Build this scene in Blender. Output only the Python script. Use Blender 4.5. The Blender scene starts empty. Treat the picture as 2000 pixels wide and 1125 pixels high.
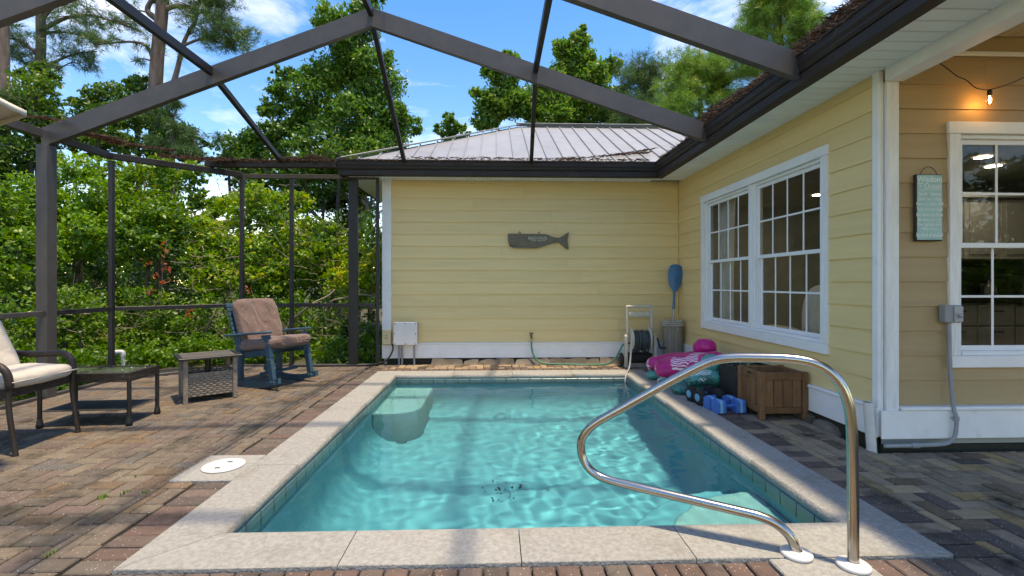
import bpy, bmesh, math, random
import numpy as np
from mathutils import Vector, Matrix

# ------------------------------------------------------------------ camera, sky, sun, exposure
scene = bpy.context.scene
R = math.radians
CAMZ = 1.19
YAW = math.atan(32 / 940)
cd = bpy.data.cameras.new('camera')
cam = bpy.data.objects.new('camera', cd)
scene.collection.objects.link(cam)
cam.location = (0, 0, CAMZ)
cam.rotation_euler = (R(90), 0, -YAW)
cd.sensor_width = 36
cd.lens = 940 / 2000 * 36
cd.shift_y = -9.5 / 2000
cd.clip_start = 0.05
cd.clip_end = 800
scene.camera = cam

SUN = Vector((0.165, -0.13, 1.0)).normalized()        # towards the sun
world = bpy.data.worlds.new('World')
scene.world = world
world.use_nodes = True
wt = world.node_tree
wn, wl = wt.nodes, wt.links
wn.clear()
w_out = wn.new('ShaderNodeOutputWorld')
w_bg = wn.new('ShaderNodeBackground')
w_sky = wn.new('ShaderNodeTexSky')
w_sky.sky_type = 'NISHITA'
w_sky.sun_disc = False
w_sky.sun_elevation = math.asin(SUN.z)
w_sky.sun_rotation = math.atan2(SUN.x, SUN.y)
w_sky.air_density = 1.0
w_sky.dust_density = .25
w_sky.ozone_density = 1.6
w_bg.inputs['Strength'].default_value = 0.15
# thin wisps of cloud over the whole dome
w_tc = wn.new('ShaderNodeTexCoord')
w_map = wn.new('ShaderNodeMapping')
w_map.inputs['Scale'].default_value = (1.0, 1.3, 2.6)
w_no = wn.new('ShaderNodeTexNoise')
w_no.inputs['Scale'].default_value = 2.3
w_no.inputs['Detail'].default_value = 9
w_no.inputs['Roughness'].default_value = 0.62
w_no.inputs['Distortion'].default_value = 0.5
w_rp = wn.new('ShaderNodeValToRGB')
w_rp.color_ramp.elements[0].position = 0.505
w_rp.color_ramp.elements[0].color = (0, 0, 0, 1)
w_rp.color_ramp.elements[1].position = 0.92
w_rp.color_ramp.elements[1].color = (0.85, 0.85, 0.85, 1)
w_mx = wn.new('ShaderNodeMix')
w_mx.data_type = 'RGBA'
w_mx.inputs[7].default_value = (6.6, 6.9, 7.3, 1)
wl.new(w_tc.outputs['Generated'], w_map.inputs['Vector'])
wl.new(w_map.outputs['Vector'], w_no.inputs['Vector'])
wl.new(w_no.outputs['Fac'], w_rp.inputs['Fac'])
wl.new(w_rp.outputs['Color'], w_mx.inputs[0])
w_hs = wn.new('ShaderNodeHueSaturation')
w_hs.inputs['Hue'].default_value = .511
w_hs.inputs['Saturation'].default_value = 1.42
w_hs.inputs['Value'].default_value = .93
wl.new(w_sky.outputs['Color'], w_hs.inputs['Color'])
wl.new(w_hs.outputs['Color'], w_mx.inputs[6])
wl.new(w_mx.outputs[2], w_bg.inputs['Color'])
wl.new(w_bg.outputs['Background'], w_out.inputs['Surface'])

sd = bpy.data.lights.new('sun', 'SUN')
sun = bpy.data.objects.new('sun', sd)
scene.collection.objects.link(sun)
sd.energy = 2.0
sd.angle = R(2.4)
sd.color = (1.0, 0.985, 0.965)
sun.rotation_euler = SUN.to_track_quat('Z', 'Y').to_euler()
sun.location = SUN * 40
sd.cycles.is_caustics_light = True

vs = scene.view_settings
vs.view_transform = 'Standard'
vs.look = 'None'
vs.exposure = 1.6
vs.use_white_balance = True                        # the photograph is balanced for the shade
vs.white_balance_temperature = 10000
vs.white_balance_tint = 10
vs.gamma = 1.0
vs.use_curve_mapping = False
scene.render.engine = 'CYCLES'
cy = scene.cycles
cy.use_denoising = True
cy.max_bounces = 10
cy.diffuse_bounces = 4
cy.glossy_bounces = 4
cy.transmission_bounces = 6
cy.transparent_max_bounces = 16
cy.sample_clamp_indirect = 6.0
cy.use_adaptive_sampling = True
cy.adaptive_threshold = 0.015

# ------------------------------------------------------------------ helpers
COL = scene.collection
rng = random.Random(7)


class MB:
    """collects faces, then becomes one mesh object"""
    def __init__(s):
        s.v, s.f, s.m, s.sm = [], [], [], []
        s.cm = 0
        s.smooth = False

    def add(s, vs_, fs_, smooth=None):
        o = len(s.v)
        s.v.extend([tuple(p) for p in vs_])
        for f in fs_:
            s.f.append(tuple(i + o for i in f))
            s.m.append(s.cm)
            s.sm.append(s.smooth if smooth is None else smooth)
        return s

    def box(s, a, b, c=0.0, M=None):
        """box between corners a, b with chamfer c"""
        x0, y0, z0 = [min(p, q) for p, q in zip(a, b)]
        x1, y1, z1 = [max(p, q) for p, q in zip(a, b)]
        c = min(c, (x1 - x0) * .45, (y1 - y0) * .45, (z1 - z0) * .45)
        vs_, fs_ = [], []
        if c <= 0:
            vs_ = [(x, y, z) for x in (x0, x1) for y in (y0, y1) for z in (z0, z1)]
            fs_ = [(0, 1, 3, 2), (4, 6, 7, 5), (0, 4, 5, 1), (2, 3, 7, 6), (0, 2, 6, 4), (1, 5, 7, 3)]
        else:
            idx = {}
            for i, x in enumerate((x0, x1)):
                for j, y in enumerate((y0, y1)):
                    for k, z in enumerate((z0, z1)):
                        dx, dy, dz = (c, -c)[i], (c, -c)[j], (c, -c)[k]
                        for ax, p in enumerate(((x, y + dy, z + dz), (x + dx, y, z + dz), (x + dx, y + dy, z))):
                            idx[i, j, k, ax] = len(vs_)
                            vs_.append(p)
            g = lambda i, j, k, a_: idx[i, j, k, a_]
            for i in (0, 1):
                q = [g(i, 0, 0, 0), g(i, 0, 1, 0), g(i, 1, 1, 0), g(i, 1, 0, 0)]
                fs_.append(q if i == 0 else q[::-1])
                q = [g(0, i, 0, 1), g(1, i, 0, 1), g(1, i, 1, 1), g(0, i, 1, 1)]
                fs_.append(q if i == 0 else q[::-1])
                q = [g(0, 0, i, 2), g(0, 1, i, 2), g(1, 1, i, 2), g(1, 0, i, 2)]
                fs_.append(q if i == 0 else q[::-1])
            for i in (0, 1):
                for j in (0, 1):
                    fs_.append((g(i, j, 0, 0), g(i, j, 1, 0), g(i, j, 1, 1), g(i, j, 0, 1)))
                    fs_.append((g(i, 0, j, 0), g(i, 1, j, 0), g(i, 1, j, 2), g(i, 0, j, 2)))
                    fs_.append((g(0, i, j, 1), g(1, i, j, 1), g(1, i, j, 2), g(0, i, j, 2)))
            for i in (0, 1):
                for j in (0, 1):
                    for k in (0, 1):
                        fs_.append((g(i, j, k, 0), g(i, j, k, 1), g(i, j, k, 2)))
        if M is not None:
            vs_ = [tuple(M @ Vector(p)) for p in vs_]
        return s.add(vs_, fs_, False)

    def bar(s, p, q, w, h, c=0.0, up=(0, 0, 1)):
        """rectangular bar from p to q, width w (sideways), height h (along up)"""
        p, q = Vector(p), Vector(q)
        d = q - p
        L = d.length
        d.normalize()
        u = Vector(up)
        r = d.cross(u)
        if r.length < 1e-5:
            r = d.cross(Vector((0, 1, 0)))
        r.normalize()
        u = r.cross(d)
        M = Matrix(((r.x, d.x, u.x, p.x), (r.y, d.y, u.y, p.y), (r.z, d.z, u.z, p.z), (0, 0, 0, 1)))
        return s.box((-w / 2, 0, -h / 2), (w / 2, L, h / 2), c, M)

    def tube(s, pts, r, n=10, caps=True, smooth=True):
        pts = [Vector(p) for p in pts]
        rs = r if isinstance(r, (list, tuple)) else [r] * len(pts)
        t = (pts[1] - pts[0]).normalized()
        ref = Vector((0, 0, 1)) if abs(t.z) < .9 else Vector((1, 0, 0))
        nrm = t.cross(ref).normalized()
        vs_, fs_ = [], []
        for i, p in enumerate(pts):
            if 0 < i < len(pts) - 1:
                t = ((pts[i + 1] - p).normalized() + (p - pts[i - 1]).normalized())
                t = t.normalized() if t.length > 1e-6 else (pts[i + 1] - p).normalized()
            elif i == len(pts) - 1:
                t = (p - pts[i - 1]).normalized()
            nrm = (nrm - t * nrm.dot(t))
            nrm = nrm.normalized() if nrm.length > 1e-6 else t.orthogonal().normalized()
            b = t.cross(nrm)
            for k in range(n):
                a = 2 * math.pi * k / n
                vs_.append(p + (nrm * math.cos(a) + b * math.sin(a)) * rs[i])
        for i in range(len(pts) - 1):
            for k in range(n):
                k2 = (k + 1) % n
                fs_.append((i * n + k, i * n + k2, (i + 1) * n + k2, (i + 1) * n + k))
        s.add(vs_, fs_, smooth)
        if caps:
            s.add(vs_[:n], [tuple(range(n))[::-1]], False)
            s.add(vs_[-n:], [tuple(range(n))], False)
        return s

    def lathe(s, prof, n=24, M=None, smooth=True, caps=True):
        """prof: (radius, z) pairs"""
        vs_, fs_ = [], []
        for (r, z) in prof:
            for k in range(n):
                a = 2 * math.pi * k / n
                vs_.append((r * math.cos(a), r * math.sin(a), z))
        for i in range(len(prof) - 1):
            for k in range(n):
                k2 = (k + 1) % n
                fs_.append((i * n + k, i * n + k2, (i + 1) * n + k2, (i + 1) * n + k))
        if M is not None:
            vs_ = [tuple(M @ Vector(p)) for p in vs_]
        s.add(vs_, fs_, smooth)
        if caps:
            s.add(vs_[:n], [tuple(range(n))[::-1]], False)
            s.add(vs_[-n:], [tuple(range(n))], False)
        return s

    def prism(s, poly, fa, fb):
        """extrude a 2D polygon: fa / fb map (u, v) to the two end positions"""
        n = len(poly)
        vs_ = [fa(u, v) for u, v in poly] + [fb(u, v) for u, v in poly]
        fs_ = [tuple(range(n))[::-1], tuple(range(n, 2 * n))]
        fs_ += [(i, (i + 1) % n, n + (i + 1) % n, n + i) for i in range(n)]
        return s.add(vs_, fs_, False)

    def grid(s, fn, nu, nv, smooth=True, closeu=False):
        vs_ = [fn(i / (nu if closeu else nu - 1), j / (nv - 1)) for j in range(nv) for i in range(nu)]
        fs_ = []
        for j in range(nv - 1):
            for i in range(nu if closeu else nu - 1):
                i2 = (i + 1) % nu
                fs_.append((j * nu + i, j * nu + i2, (j + 1) * nu + i2, (j + 1) * nu + i))
        return s.add(vs_, fs_, smooth)

    def mesh(s, name, mats):
        me = bpy.data.meshes.new(name)
        me.from_pydata(s.v, [], s.f)
        mats = mats if isinstance(mats, (list, tuple)) else [mats]
        for m in mats:
            me.materials.append(m)
        me.polygons.foreach_set('material_index', s.m)
        me.polygons.foreach_set('use_smooth', s.sm)
        bm = bmesh.new()
        bm.from_mesh(me)
        bmesh.ops.recalc_face_normals(bm, faces=bm.faces)
        bm.to_mesh(me)
        bm.free()
        return me

    def build(s, name, mats, parent=None, loc=(0, 0, 0), rot=(0, 0, 0)):
        return mobj(name, s.mesh(name, mats), parent, loc, rot)


def mobj(name, me, parent=None, loc=(0, 0, 0), rot=(0, 0, 0)):
    o = bpy.data.objects.new(name, me)
    COL.objects.link(o)
    o.location = loc
    o.rotation_euler = rot
    if parent is not None:
        o.parent = parent
    return o


def tag(o, label=None, cat=None, group=None, kind=None):
    if label:
        o['label'] = label
    if cat:
        o['category'] = cat
    if group:
        o['group'] = group
    if kind:
        o['kind'] = kind
    return o


def thing(name, label, cat, loc=(0, 0, 0), rz=0.0, group=None):
    o = bpy.data.objects.new(name, None)
    COL.objects.link(o)
    o.empty_display_size = 0.05
    o.location = loc
    o.rotation_euler = (0, 0, rz)
    return tag(o, label, cat, group)


def node_part(name, parent, loc=(0, 0, 0)):
    o = bpy.data.objects.new(name, None)
    COL.objects.link(o)
    o.empty_display_size = 0.05
    o.location = loc
    o.parent = parent
    return o


def text(name, body, size, mat, parent, M, ext=0.0015, align='CENTER', sx=1.0):
    cu = bpy.data.curves.new(name, 'FONT')
    cu.body = body
    cu.size = size
    cu.extrude = ext
    cu.align_x = align
    cu.align_y = 'CENTER'
    cu.materials.append(mat)
    tmp = bpy.data.objects.new(name, cu)
    COL.objects.link(tmp)
    me = bpy.data.meshes.new_from_object(tmp.evaluated_get(bpy.context.evaluated_depsgraph_get()))
    bpy.data.objects.remove(tmp)
    o = bpy.data.objects.new(name, me)
    COL.objects.link(o)
    o.parent = parent
    o.matrix_local = M @ Matrix.Diagonal((sx, 1, 1, 1))
    return o


def smooth_path(pts, n=6):
    """Catmull-Rom through the points"""
    P = [Vector(p) for p in pts]
    P = [P[0] * 2 - P[1]] + P + [P[-1] * 2 - P[-2]]
    out = []
    for i in range(1, len(P) - 2):
        for k in range(n):
            t = k / n
            a, b, c_, d = P[i - 1], P[i], P[i + 1], P[i + 2]
            out.append(.5 * ((2 * b) + (c_ - a) * t + (2 * a - 5 * b + 4 * c_ - d) * t * t + (3 * b - a - 3 * c_ + d) * t ** 3))
    out.append(P[-2])
    return out


# ------------------------------------------------------------------ materials
def nmat(name):
    m = bpy.data.materials.new(name)
    m.use_nodes = True
    nt = m.node_tree
    nt.nodes.clear()
    out = nt.nodes.new('ShaderNodeOutputMaterial')
    return m, nt.nodes, nt.links, out


def pm(name, col, col2=None, rough=0.6, scale=6.0, detail=6, lo=.35, hi=.68, bump=0.0, bscale=40.0, metal=0.0, spec=0.4,
       stretch=(1, 1, 1), rand=0.0, speck=None, speck_scale=120., dirt=None, dirt_scale=2.0, dirt_lo=.55, dirt_hi=.75, rvar=0.0, coat=0.0, sheen=0.0, bdist=.01, distort=0.0):
    """procedural Principled: two-tone noise, fine bump, optional specks and dirt, per-object variation"""
    m, N, L, out = nmat(name)
    b = N.new('ShaderNodeBsdfPrincipled')
    b.inputs['Roughness'].default_value = rough
    b.inputs['Metallic'].default_value = metal
    b.inputs['Specular IOR Level'].default_value = spec
    b.inputs['Coat Weight'].default_value = coat
    b.inputs['Sheen Weight'].default_value = sheen
    L.new(b.outputs[0], out.inputs['Surface'])
    tc = N.new('ShaderNodeTexCoord')
    oi = N.new('ShaderNodeObjectInfo')
    mp = N.new('ShaderNodeMapping')
    mp.inputs['Scale'].default_value = stretch
    L.new(tc.outputs['Object'], mp.inputs['Vector'])
    off = N.new('ShaderNodeMath'); off.operation = 'MULTIPLY'; off.inputs[1].default_value = 37.0
    L.new(oi.outputs['Random'], off.inputs[0])
    cmb = N.new('ShaderNodeCombineXYZ')
    for k in range(3):
        L.new(off.outputs[0], cmb.inputs[k])
    L.new(cmb.outputs[0], mp.inputs['Location'])
    no = N.new('ShaderNodeTexNoise')
    no.inputs['Scale'].default_value = scale
    no.inputs['Detail'].default_value = detail
    no.inputs['Roughness'].default_value = .62
    L.new(mp.outputs[0], no.inputs['Vector'])
    col2 = col2 or tuple(c * .82 for c in col)
    rp = N.new('ShaderNodeMapRange')
    rp.inputs['From Min'].default_value = lo
    rp.inputs['From Max'].default_value = hi
    L.new(no.outputs['Fac'], rp.inputs['Value'])
    mx = N.new('ShaderNodeMix'); mx.data_type = 'RGBA'
    mx.inputs[6].default_value = (*col, 1)
    mx.inputs[7].default_value = (*col2, 1)
    L.new(rp.outputs[0], mx.inputs[0])
    c_out = mx.outputs[2]
    if speck:
        vo = N.new('ShaderNodeTexVoronoi'); vo.inputs['Scale'].default_value = speck_scale
        L.new(mp.outputs[0], vo.inputs['Vector'])
        lt = N.new('ShaderNodeMapRange')
        lt.inputs['From Min'].default_value = .22; lt.inputs['From Max'].default_value = .12
        L.new(vo.outputs['Distance'], lt.inputs['Value'])
        sp = N.new('ShaderNodeSeparateColor')
        L.new(vo.outputs['Color'], sp.inputs[0])
        g2 = N.new('ShaderNodeMath'); g2.operation = 'GREATER_THAN'; g2.inputs[1].default_value = .5
        L.new(sp.outputs[0], g2.inputs[0])
        mu = N.new('ShaderNodeMath'); mu.operation = 'MULTIPLY'
        L.new(lt.outputs[0], mu.inputs[0]); L.new(g2.outputs[0], mu.inputs[1])
        m2 = N.new('ShaderNodeMix'); m2.data_type = 'RGBA'
        m2.inputs[7].default_value = (*speck, 1)
        L.new(mu.outputs[0], m2.inputs[0]); L.new(c_out, m2.inputs[6])
        c_out = m2.outputs[2]
    if dirt:
        gp = N.new('ShaderNodeNewGeometry')
        d = N.new('ShaderNodeTexNoise')
        d.inputs['Scale'].default_value = dirt_scale; d.inputs['Detail'].default_value = 8; d.inputs['Roughness'].default_value = .68
        L.new(gp.outputs['Position'], d.inputs['Vector'])
        dr = N.new('ShaderNodeMapRange')
        dr.inputs['From Min'].default_value = dirt_lo; dr.inputs['From Max'].default_value = dirt_hi
        L.new(d.outputs['Fac'], dr.inputs['Value'])
        m3 = N.new('ShaderNodeMix'); m3.data_type = 'RGBA'
        m3.inputs[7].default_value = (*dirt, 1)
        L.new(dr.outputs[0], m3.inputs[0]); L.new(c_out, m3.inputs[6])
        c_out = m3.outputs[2]
    if rand:
        hs = N.new('ShaderNodeHueSaturation')
        r2 = N.new('ShaderNodeMapRange')
        r2.inputs['To Min'].default_value = 1 - rand; r2.inputs['To Max'].default_value = 1 + rand
        L.new(oi.outputs['Random'], r2.inputs['Value'])
        L.new(r2.outputs[0], hs.inputs['Value'])
        L.new(c_out, hs.inputs['Color'])
        c_out = hs.outputs[0]
    L.new(c_out, b.inputs['Base Color'])
    if rvar:
        rr = N.new('ShaderNodeMapRange')
        rr.inputs['To Min'].default_value = rough - rvar; rr.inputs['To Max'].default_value = rough + rvar
        L.new(no.outputs['Fac'], rr.inputs['Value'])
        L.new(rr.outputs[0], b.inputs['Roughness'])
    if bump:
        n2 = N.new('ShaderNodeTexNoise')
        n2.inputs['Distortion'].default_value = distort; n2.inputs['Scale'].default_value = bscale; n2.inputs['Detail'].default_value = 5
        L.new(mp.outputs[0], n2.inputs['Vector'])
        bp = N.new('ShaderNodeBump')
        bp.inputs['Strength'].default_value = bump
        bp.inputs['Distance'].default_value = bdist
        L.new(n2.outputs['Fac'], bp.inputs['Height'])
        L.new(bp.outputs[0], b.inputs['Normal'])
    return m


def leafmat(name, dark, light, warm, trans=.42, rough=.42, spec=.4):
    """two-sided leaves; colour follows each leaf's own 'tint' value"""
    m, N, L, out = nmat(name)
    at = N.new('ShaderNodeAttribute'); at.attribute_name = 'tint'
    rp = N.new('ShaderNodeValToRGB')
    e = rp.color_ramp.elements
    e[0].position = 0.0; e[0].color = (*dark, 1)
    e[1].position = 0.62; e[1].color = (*light, 1)
    e2 = e.new(1.0); e2.color = (*warm, 1)
    L.new(at.outputs['Fac'], rp.inputs['Fac'])
    b = N.new('ShaderNodeBsdfPrincipled')
    b.inputs['Roughness'].default_value = rough
    b.inputs['Specular IOR Level'].default_value = spec
    L.new(rp.outputs[0], b.inputs['Base Color'])
    t = N.new('ShaderNodeBsdfTranslucent')
    hs = N.new('ShaderNodeHueSaturation'); hs.inputs['Value'].default_value = 1.25; hs.inputs['Saturation'].default_value = 1.1
    L.new(rp.outputs[0], hs.inputs['Color'])
    L.new(hs.outputs[0], t.inputs['Color'])
    mx = N.new('ShaderNodeMixShader'); mx.inputs[0].default_value = trans
    L.new(b.outputs[0], mx.inputs[1]); L.new(t.outputs[0], mx.inputs[2])
    L.new(mx.outputs[0], out.inputs['Surface'])
    return m


def glassmat(name, tint=(.9, .93, .92), ior=1.5, boost=1.0):
    """flat pane: clear with a Fresnel reflection"""
    m, N, L, out = nmat(name)
    t = N.new('ShaderNodeBsdfTransparent'); t.inputs[0].default_value = (*tint, 1)
    g = N.new('ShaderNodeBsdfGlossy'); g.inputs['Roughness'].default_value = .005
    f = N.new('ShaderNodeFresnel'); f.inputs[0].default_value = ior
    k = N.new('ShaderNodeMath'); k.operation = 'MULTIPLY'; k.inputs[1].default_value = boost
    L.new(f.outputs[0], k.inputs[0])
    mx = N.new('ShaderNodeMixShader')
    L.new(k.outputs[0], mx.inputs[0]); L.new(t.outputs[0], mx.inputs[1]); L.new(g.outputs[0], mx.inputs[2])
    L.new(mx.outputs[0], out.inputs['Surface'])
    return m


def emit(name, col, strength):
    m, N, L, out = nmat(name)
    e = N.new('ShaderNodeEmission')
    e.inputs[0].default_value = (*col, 1); e.inputs[1].default_value = strength
    L.new(e.outputs[0], out.inputs['Surface'])
    return m


M = {}
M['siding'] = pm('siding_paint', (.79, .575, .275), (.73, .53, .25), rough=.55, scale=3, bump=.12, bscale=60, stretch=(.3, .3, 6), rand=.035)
M['shaded_siding'] = pm('shaded_siding_paint', (.43, .295, .15), (.39, .265, .135), rough=.55, scale=3, bump=.15, bscale=60, stretch=(.3, .3, 6), rand=.035)  # the siding paint again, browned so its colour carries the porch shade
M['white'] = pm('white_trim_paint', (.84, .83, .81), (.77, .76, .745), rough=.5, scale=5, bump=.08, bscale=50, dirt=(.5, .48, .44), dirt_scale=5, dirt_lo=.6, dirt_hi=.95)
M['woodwhite'] = pm('white_painted_wood', (.82, .81, .79), (.70, .69, .67), rough=.55, scale=14, bump=.5, bscale=24, stretch=(3, 3, .35))
M['vinyl'] = pm('white_vinyl', (.8, .8, .8), (.76, .76, .76), rough=.35, scale=4)
M['soffit'] = pm('soffit_panel', (.82, .84, .83), (.78, .80, .79), rough=.45, scale=3, rand=.03)
M['bronze'] = pm('bronze_aluminium', (.074, .066, .062), (.060, .053, .050), rough=.5, scale=5, bump=.03, bscale=90, spec=.5, dirt=(.11, .095, .085), dirt_scale=4, dirt_lo=.5, dirt_hi=.9)
M['shaded_bronze'] = pm('shaded_bronze_aluminium', (.022, .020, .022), (.016, .015, .017), rough=.45, scale=5, spec=.4)  # same bronze; the shade on the rear members is put into the colour
M['gutter'] = pm('gutter_paint', (.040, .030, .025), (.030, .023, .019), rough=.6, scale=4, spec=.3, dirt=(.07, .055, .045), dirt_scale=6, dirt_lo=.55, dirt_hi=.9)
M['roof'] = pm('grey_metal_roof', (.30, .31, .32), (.26, .27, .28), rough=.45, scale=2.5, metal=.2, spec=.5, rand=.05, dirt=(.21, .205, .20), dirt_scale=3, dirt_lo=.5, dirt_hi=.85)
M['coping'] = pm('cast_stone_coping', (.325, .318, .295), (.235, .228, .207), rough=.85, scale=42, bump=.9, bscale=75, lo=.35, hi=.66, rand=.05, speck=(.25, .23, .19), speck_scale=70, dirt=(.17, .155, .12), dirt_scale=3.4, dirt_lo=.54, dirt_hi=.84)
M['plaster'] = pm('pool_plaster', (.085, .36, .44), (.075, .33, .41), rough=.8, scale=2.0)
M['step_plaster'] = pm('step_plaster', (.24, .43, .44), (.20, .38, .395), rough=.8, scale=5.0)
M['tile'] = pm('waterline_tile', (.09, .16, .16), (.075, .135, .135), rough=.3, scale=8, rand=.03, spec=.5)
M['sand'] = pm('joint_sand', (.040, .034, .026), (.028, .030, .016), rough=.95, scale=5, bump=.6, bscale=160)
PV = []
_pc = [(q[0] * .85, q[1] * .885, q[2] * .915) for q in [(.182, .118, .094), (.195, .148, .112), (.222, .172, .125), (.176, .140, .113), (.142, .107, .090), (.212, .142, .092), (.155, .133, .114), (.186, .133, .108), (.46, .32, .19), (.40, .285, .19), (.45, .29, .14), (.34, .235, .165), (.35, .26, .18)]]  # paler end tones: brightness put into the colour for pavers lying in shade
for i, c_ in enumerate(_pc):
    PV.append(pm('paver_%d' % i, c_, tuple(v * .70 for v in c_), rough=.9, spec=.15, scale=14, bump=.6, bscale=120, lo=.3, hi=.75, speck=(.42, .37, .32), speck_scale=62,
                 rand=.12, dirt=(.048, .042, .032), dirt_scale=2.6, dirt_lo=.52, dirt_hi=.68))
M['steel'] = pm('brushed_stainless', (.46, .44, .41), (.40, .38, .355), rough=.2, scale=20, metal=1.0, rvar=.06)
M['plastic_white'] = pm('white_plastic', (.58, .58, .57), (.52, .52, .51), rough=.4, scale=10)
M['pvc'] = pm('pvc_pipe', (.66, .65, .61), (.58, .57, .53), rough=.45, scale=10)
M['bark'] = pm('pine_bark', (.17, .13, .115), (.075, .052, .042), rough=.95, scale=9, bump=1.0, bscale=14, stretch=(1, 1, .25))
M['greybark'] = pm('grey_bark', (.20, .17, .14), (.10, .085, .07), rough=.95, scale=9, bump=1.0, bscale=18, stretch=(1, 1, .3))
M['darkbark'] = pm('dark_bark', (.055, .045, .036), (.03, .025, .02), rough=.95, scale=9, bump=1.0, bscale=18)
M['twig'] = pm('dry_twig', (.30, .235, .17), (.2, .15, .105), rough=.9)
M['leaf_bush'] = leafmat('leaf_bush', (.030, .085, .010), (.13, .27, .022), (.34, .36, .04))
M['leaf_vine'] = leafmat('leaf_vine', (.050, .13, .014), (.19, .36, .03), (.46, .44, .05))
M['leaf_dark'] = leafmat('leaf_dark', (.020, .062, .012), (.085, .185, .026), (.22, .27, .04))
M['leaf_tree'] = leafmat('leaf_tree', (.026, .085, .018), (.105, .235, .036), (.24, .32, .05))
M['needle'] = leafmat('pine_needles', (.026, .068, .024), (.085, .17, .045), (.20, .25, .05), trans=.25)
M['needle_light'] = leafmat('light_needles', (.045, .13, .026), (.15, .30, .05), (.30, .36, .06), trans=.3)
M['deadleaf'] = leafmat('red_leaves', (.22, .05, .02), (.40, .10, .05), (.45, .2, .06))
M['straw'] = leafmat('pine_straw', (.035, .019, .011), (.115, .060, .034), (.26, .15, .085), trans=.1, rough=.8)
M['ground'] = pm('forest_ground', (.075, .060, .035), (.045, .060, .022), rough=.95, scale=1.5, bump=.8, bscale=12)
M['glass'] = glassmat('window_glass', (.86, .90, .88))
M['screen'] = None
m_, N_, L_, o_ = nmat('insect_screen')
t_ = N_.new('ShaderNodeBsdfTransparent'); t_.inputs[0].default_value = (.96, .96, .96, 1)
L_.new(t_.outputs[0], o_.inputs['Surface'])
M['screen'] = m_

# ------------------------------------------------------------------ dimensions of the place
PX0, PX1, PY0, PY1 = -1.27, 1.69, 2.335, 6.20      # inner edge of the coping
CW = 0.305                                          # coping width
OX0, OX1, OY0, OY1 = PX0 - CW, PX1 + CW, PY0 - CW, PY1 + CW
WY, WX = 7.16, 2.76                                 # back wall plane, right wall plane
PYW = 3.38                                          # porch wall plane
SOF = 2.71                                          # soffit height
GX, GY = 2.26, 6.72                                 # gutter faces
XL = -4.68                                          # left side of the screen enclosure
WATER = -0.085

# ------------------------------------------------------------------ ground
b = MB()
n = 61
b.grid(lambda u, v: (-150 + 300 * u, -60 + 260 * v, -0.07), 31, 31)
ground = tag(b.build('ground', M['ground']), 'brown leaf littered ground of the lot under shrubs', None, kind='structure')
# the ground sheet is cut open where the pool is sunk
bm = bmesh.new(); bm.from_mesh(ground.data)
for co, no_ in (((PX0 - .1, 0, 0), (1, 0, 0)), ((PX1 + .1, 0, 0), (1, 0, 0)), ((0, PY0 - .1, 0), (0, 1, 0)), ((0, PY1 + .1, 0), (0, 1, 0))):
    bmesh.ops.bisect_plane(bm, geom=bm.verts[:] + bm.edges[:] + bm.faces[:], plane_co=co, plane_no=no_)
kill = [f for f in bm.faces if PX0 - .1 < f.calc_center_median().x < PX1 + .1 and PY0 - .1 < f.calc_center_median().y < PY1 + .1]
bmesh.ops.delete(bm, geom=kill, context='FACES')
bm.to_mesh(ground.data); bm.free()

# ------------------------------------------------------------------ patio of brick pavers
def sheet(rects, z):
    mb = MB()
    for (x0, y0, x1, y1) in rects:
        mb.add([(x0, y0, z), (x1, y0, z), (x1, y1, z), (x0, y1, z)], [(0, 1, 2, 3)])
    return mb


SK = (-1.955, 2.945, OX0, 3.37)                      # skimmer slab
PAD = (1.17, 1.70, 1.57, OY0)                        # concrete pad under the hand rail
CHX, CHY = -3.62, 6.02                               # chamfered corner of the enclosure
bed = sheet([(-4.74, 0.2, OX0 + .02, 7.12), (OX0 + .02, 0.2, OX1 - .02, OY0 + .02), (OX0 + .02, OY1 - .02, OX1 - .02, 7.12), (OX1 - .02, 0.2, WX + .02, 7.12), (WX + .02, 0.2, 6.4, PYW)], -0.026)
patio = bed.build('patio', M['sand'])
tag(patio, 'brick paver patio laid in herringbone round the pool', None, kind='structure')
W = 0.1016
S = W * 2
JO = 0.0085
rects = []                                           # x0, y0, x1, y1, tone group


def clip(r, q):
    x0, y0, x1, y1 = max(r[0], q[0]), max(r[1], q[1]), min(r[2], q[2]), min(r[3], q[3])
    return (x0, y0, x1, y1) if x1 - x0 > .018 and y1 - y0 > .018 else None


sx0, sx1, sy0, sy1 = OX0 - S - .004, OX1 + S + .004, OY0 - S - .004, OY1 + S + .004   # outside of the soldier course
regions = [(-4.66, .35, SK[0], 7.10), (SK[0], .35, sx0, SK[1]), (SK[0], SK[3], sx0, 7.10),
           (sx0, .35, PAD[0], sy0), (PAD[0], .35, PAD[2], PAD[1]), (PAD[2], .35, sx1, sy0),
           (sx0, sy1, sx1, 7.07), (sx1, .35, WX - .09, 7.07), (WX - .09, .35, 6.2, PYW - .09)]
for i in range(-60, 75):
    for j in range(-5, 80):
        t = (i - j) % 4
        if t == 0:
            r = (i * W, j * W, (i + 2) * W, (j + 1) * W)
        elif t == 3:
            r = (i * W, j * W, (i + 1) * W, (j + 2) * W)
        else:
            continue
        r = (r[0] + .03, r[1] + .02, r[2] + .03, r[3] + .02)
        for q in regions:
            c = clip(r, q)
            if c:
                mxx, myy = (c[0] + c[2]) / 2, (c[1] + c[3]) / 2
                if (mxx - XL) * .95 + 0 < (myy - 6.05) * 1.06 and myy > 6.0:       # outside the chamfered corner
                    continue
                rects.append((*c, 0))
y = sy0 + S + .002
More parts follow.
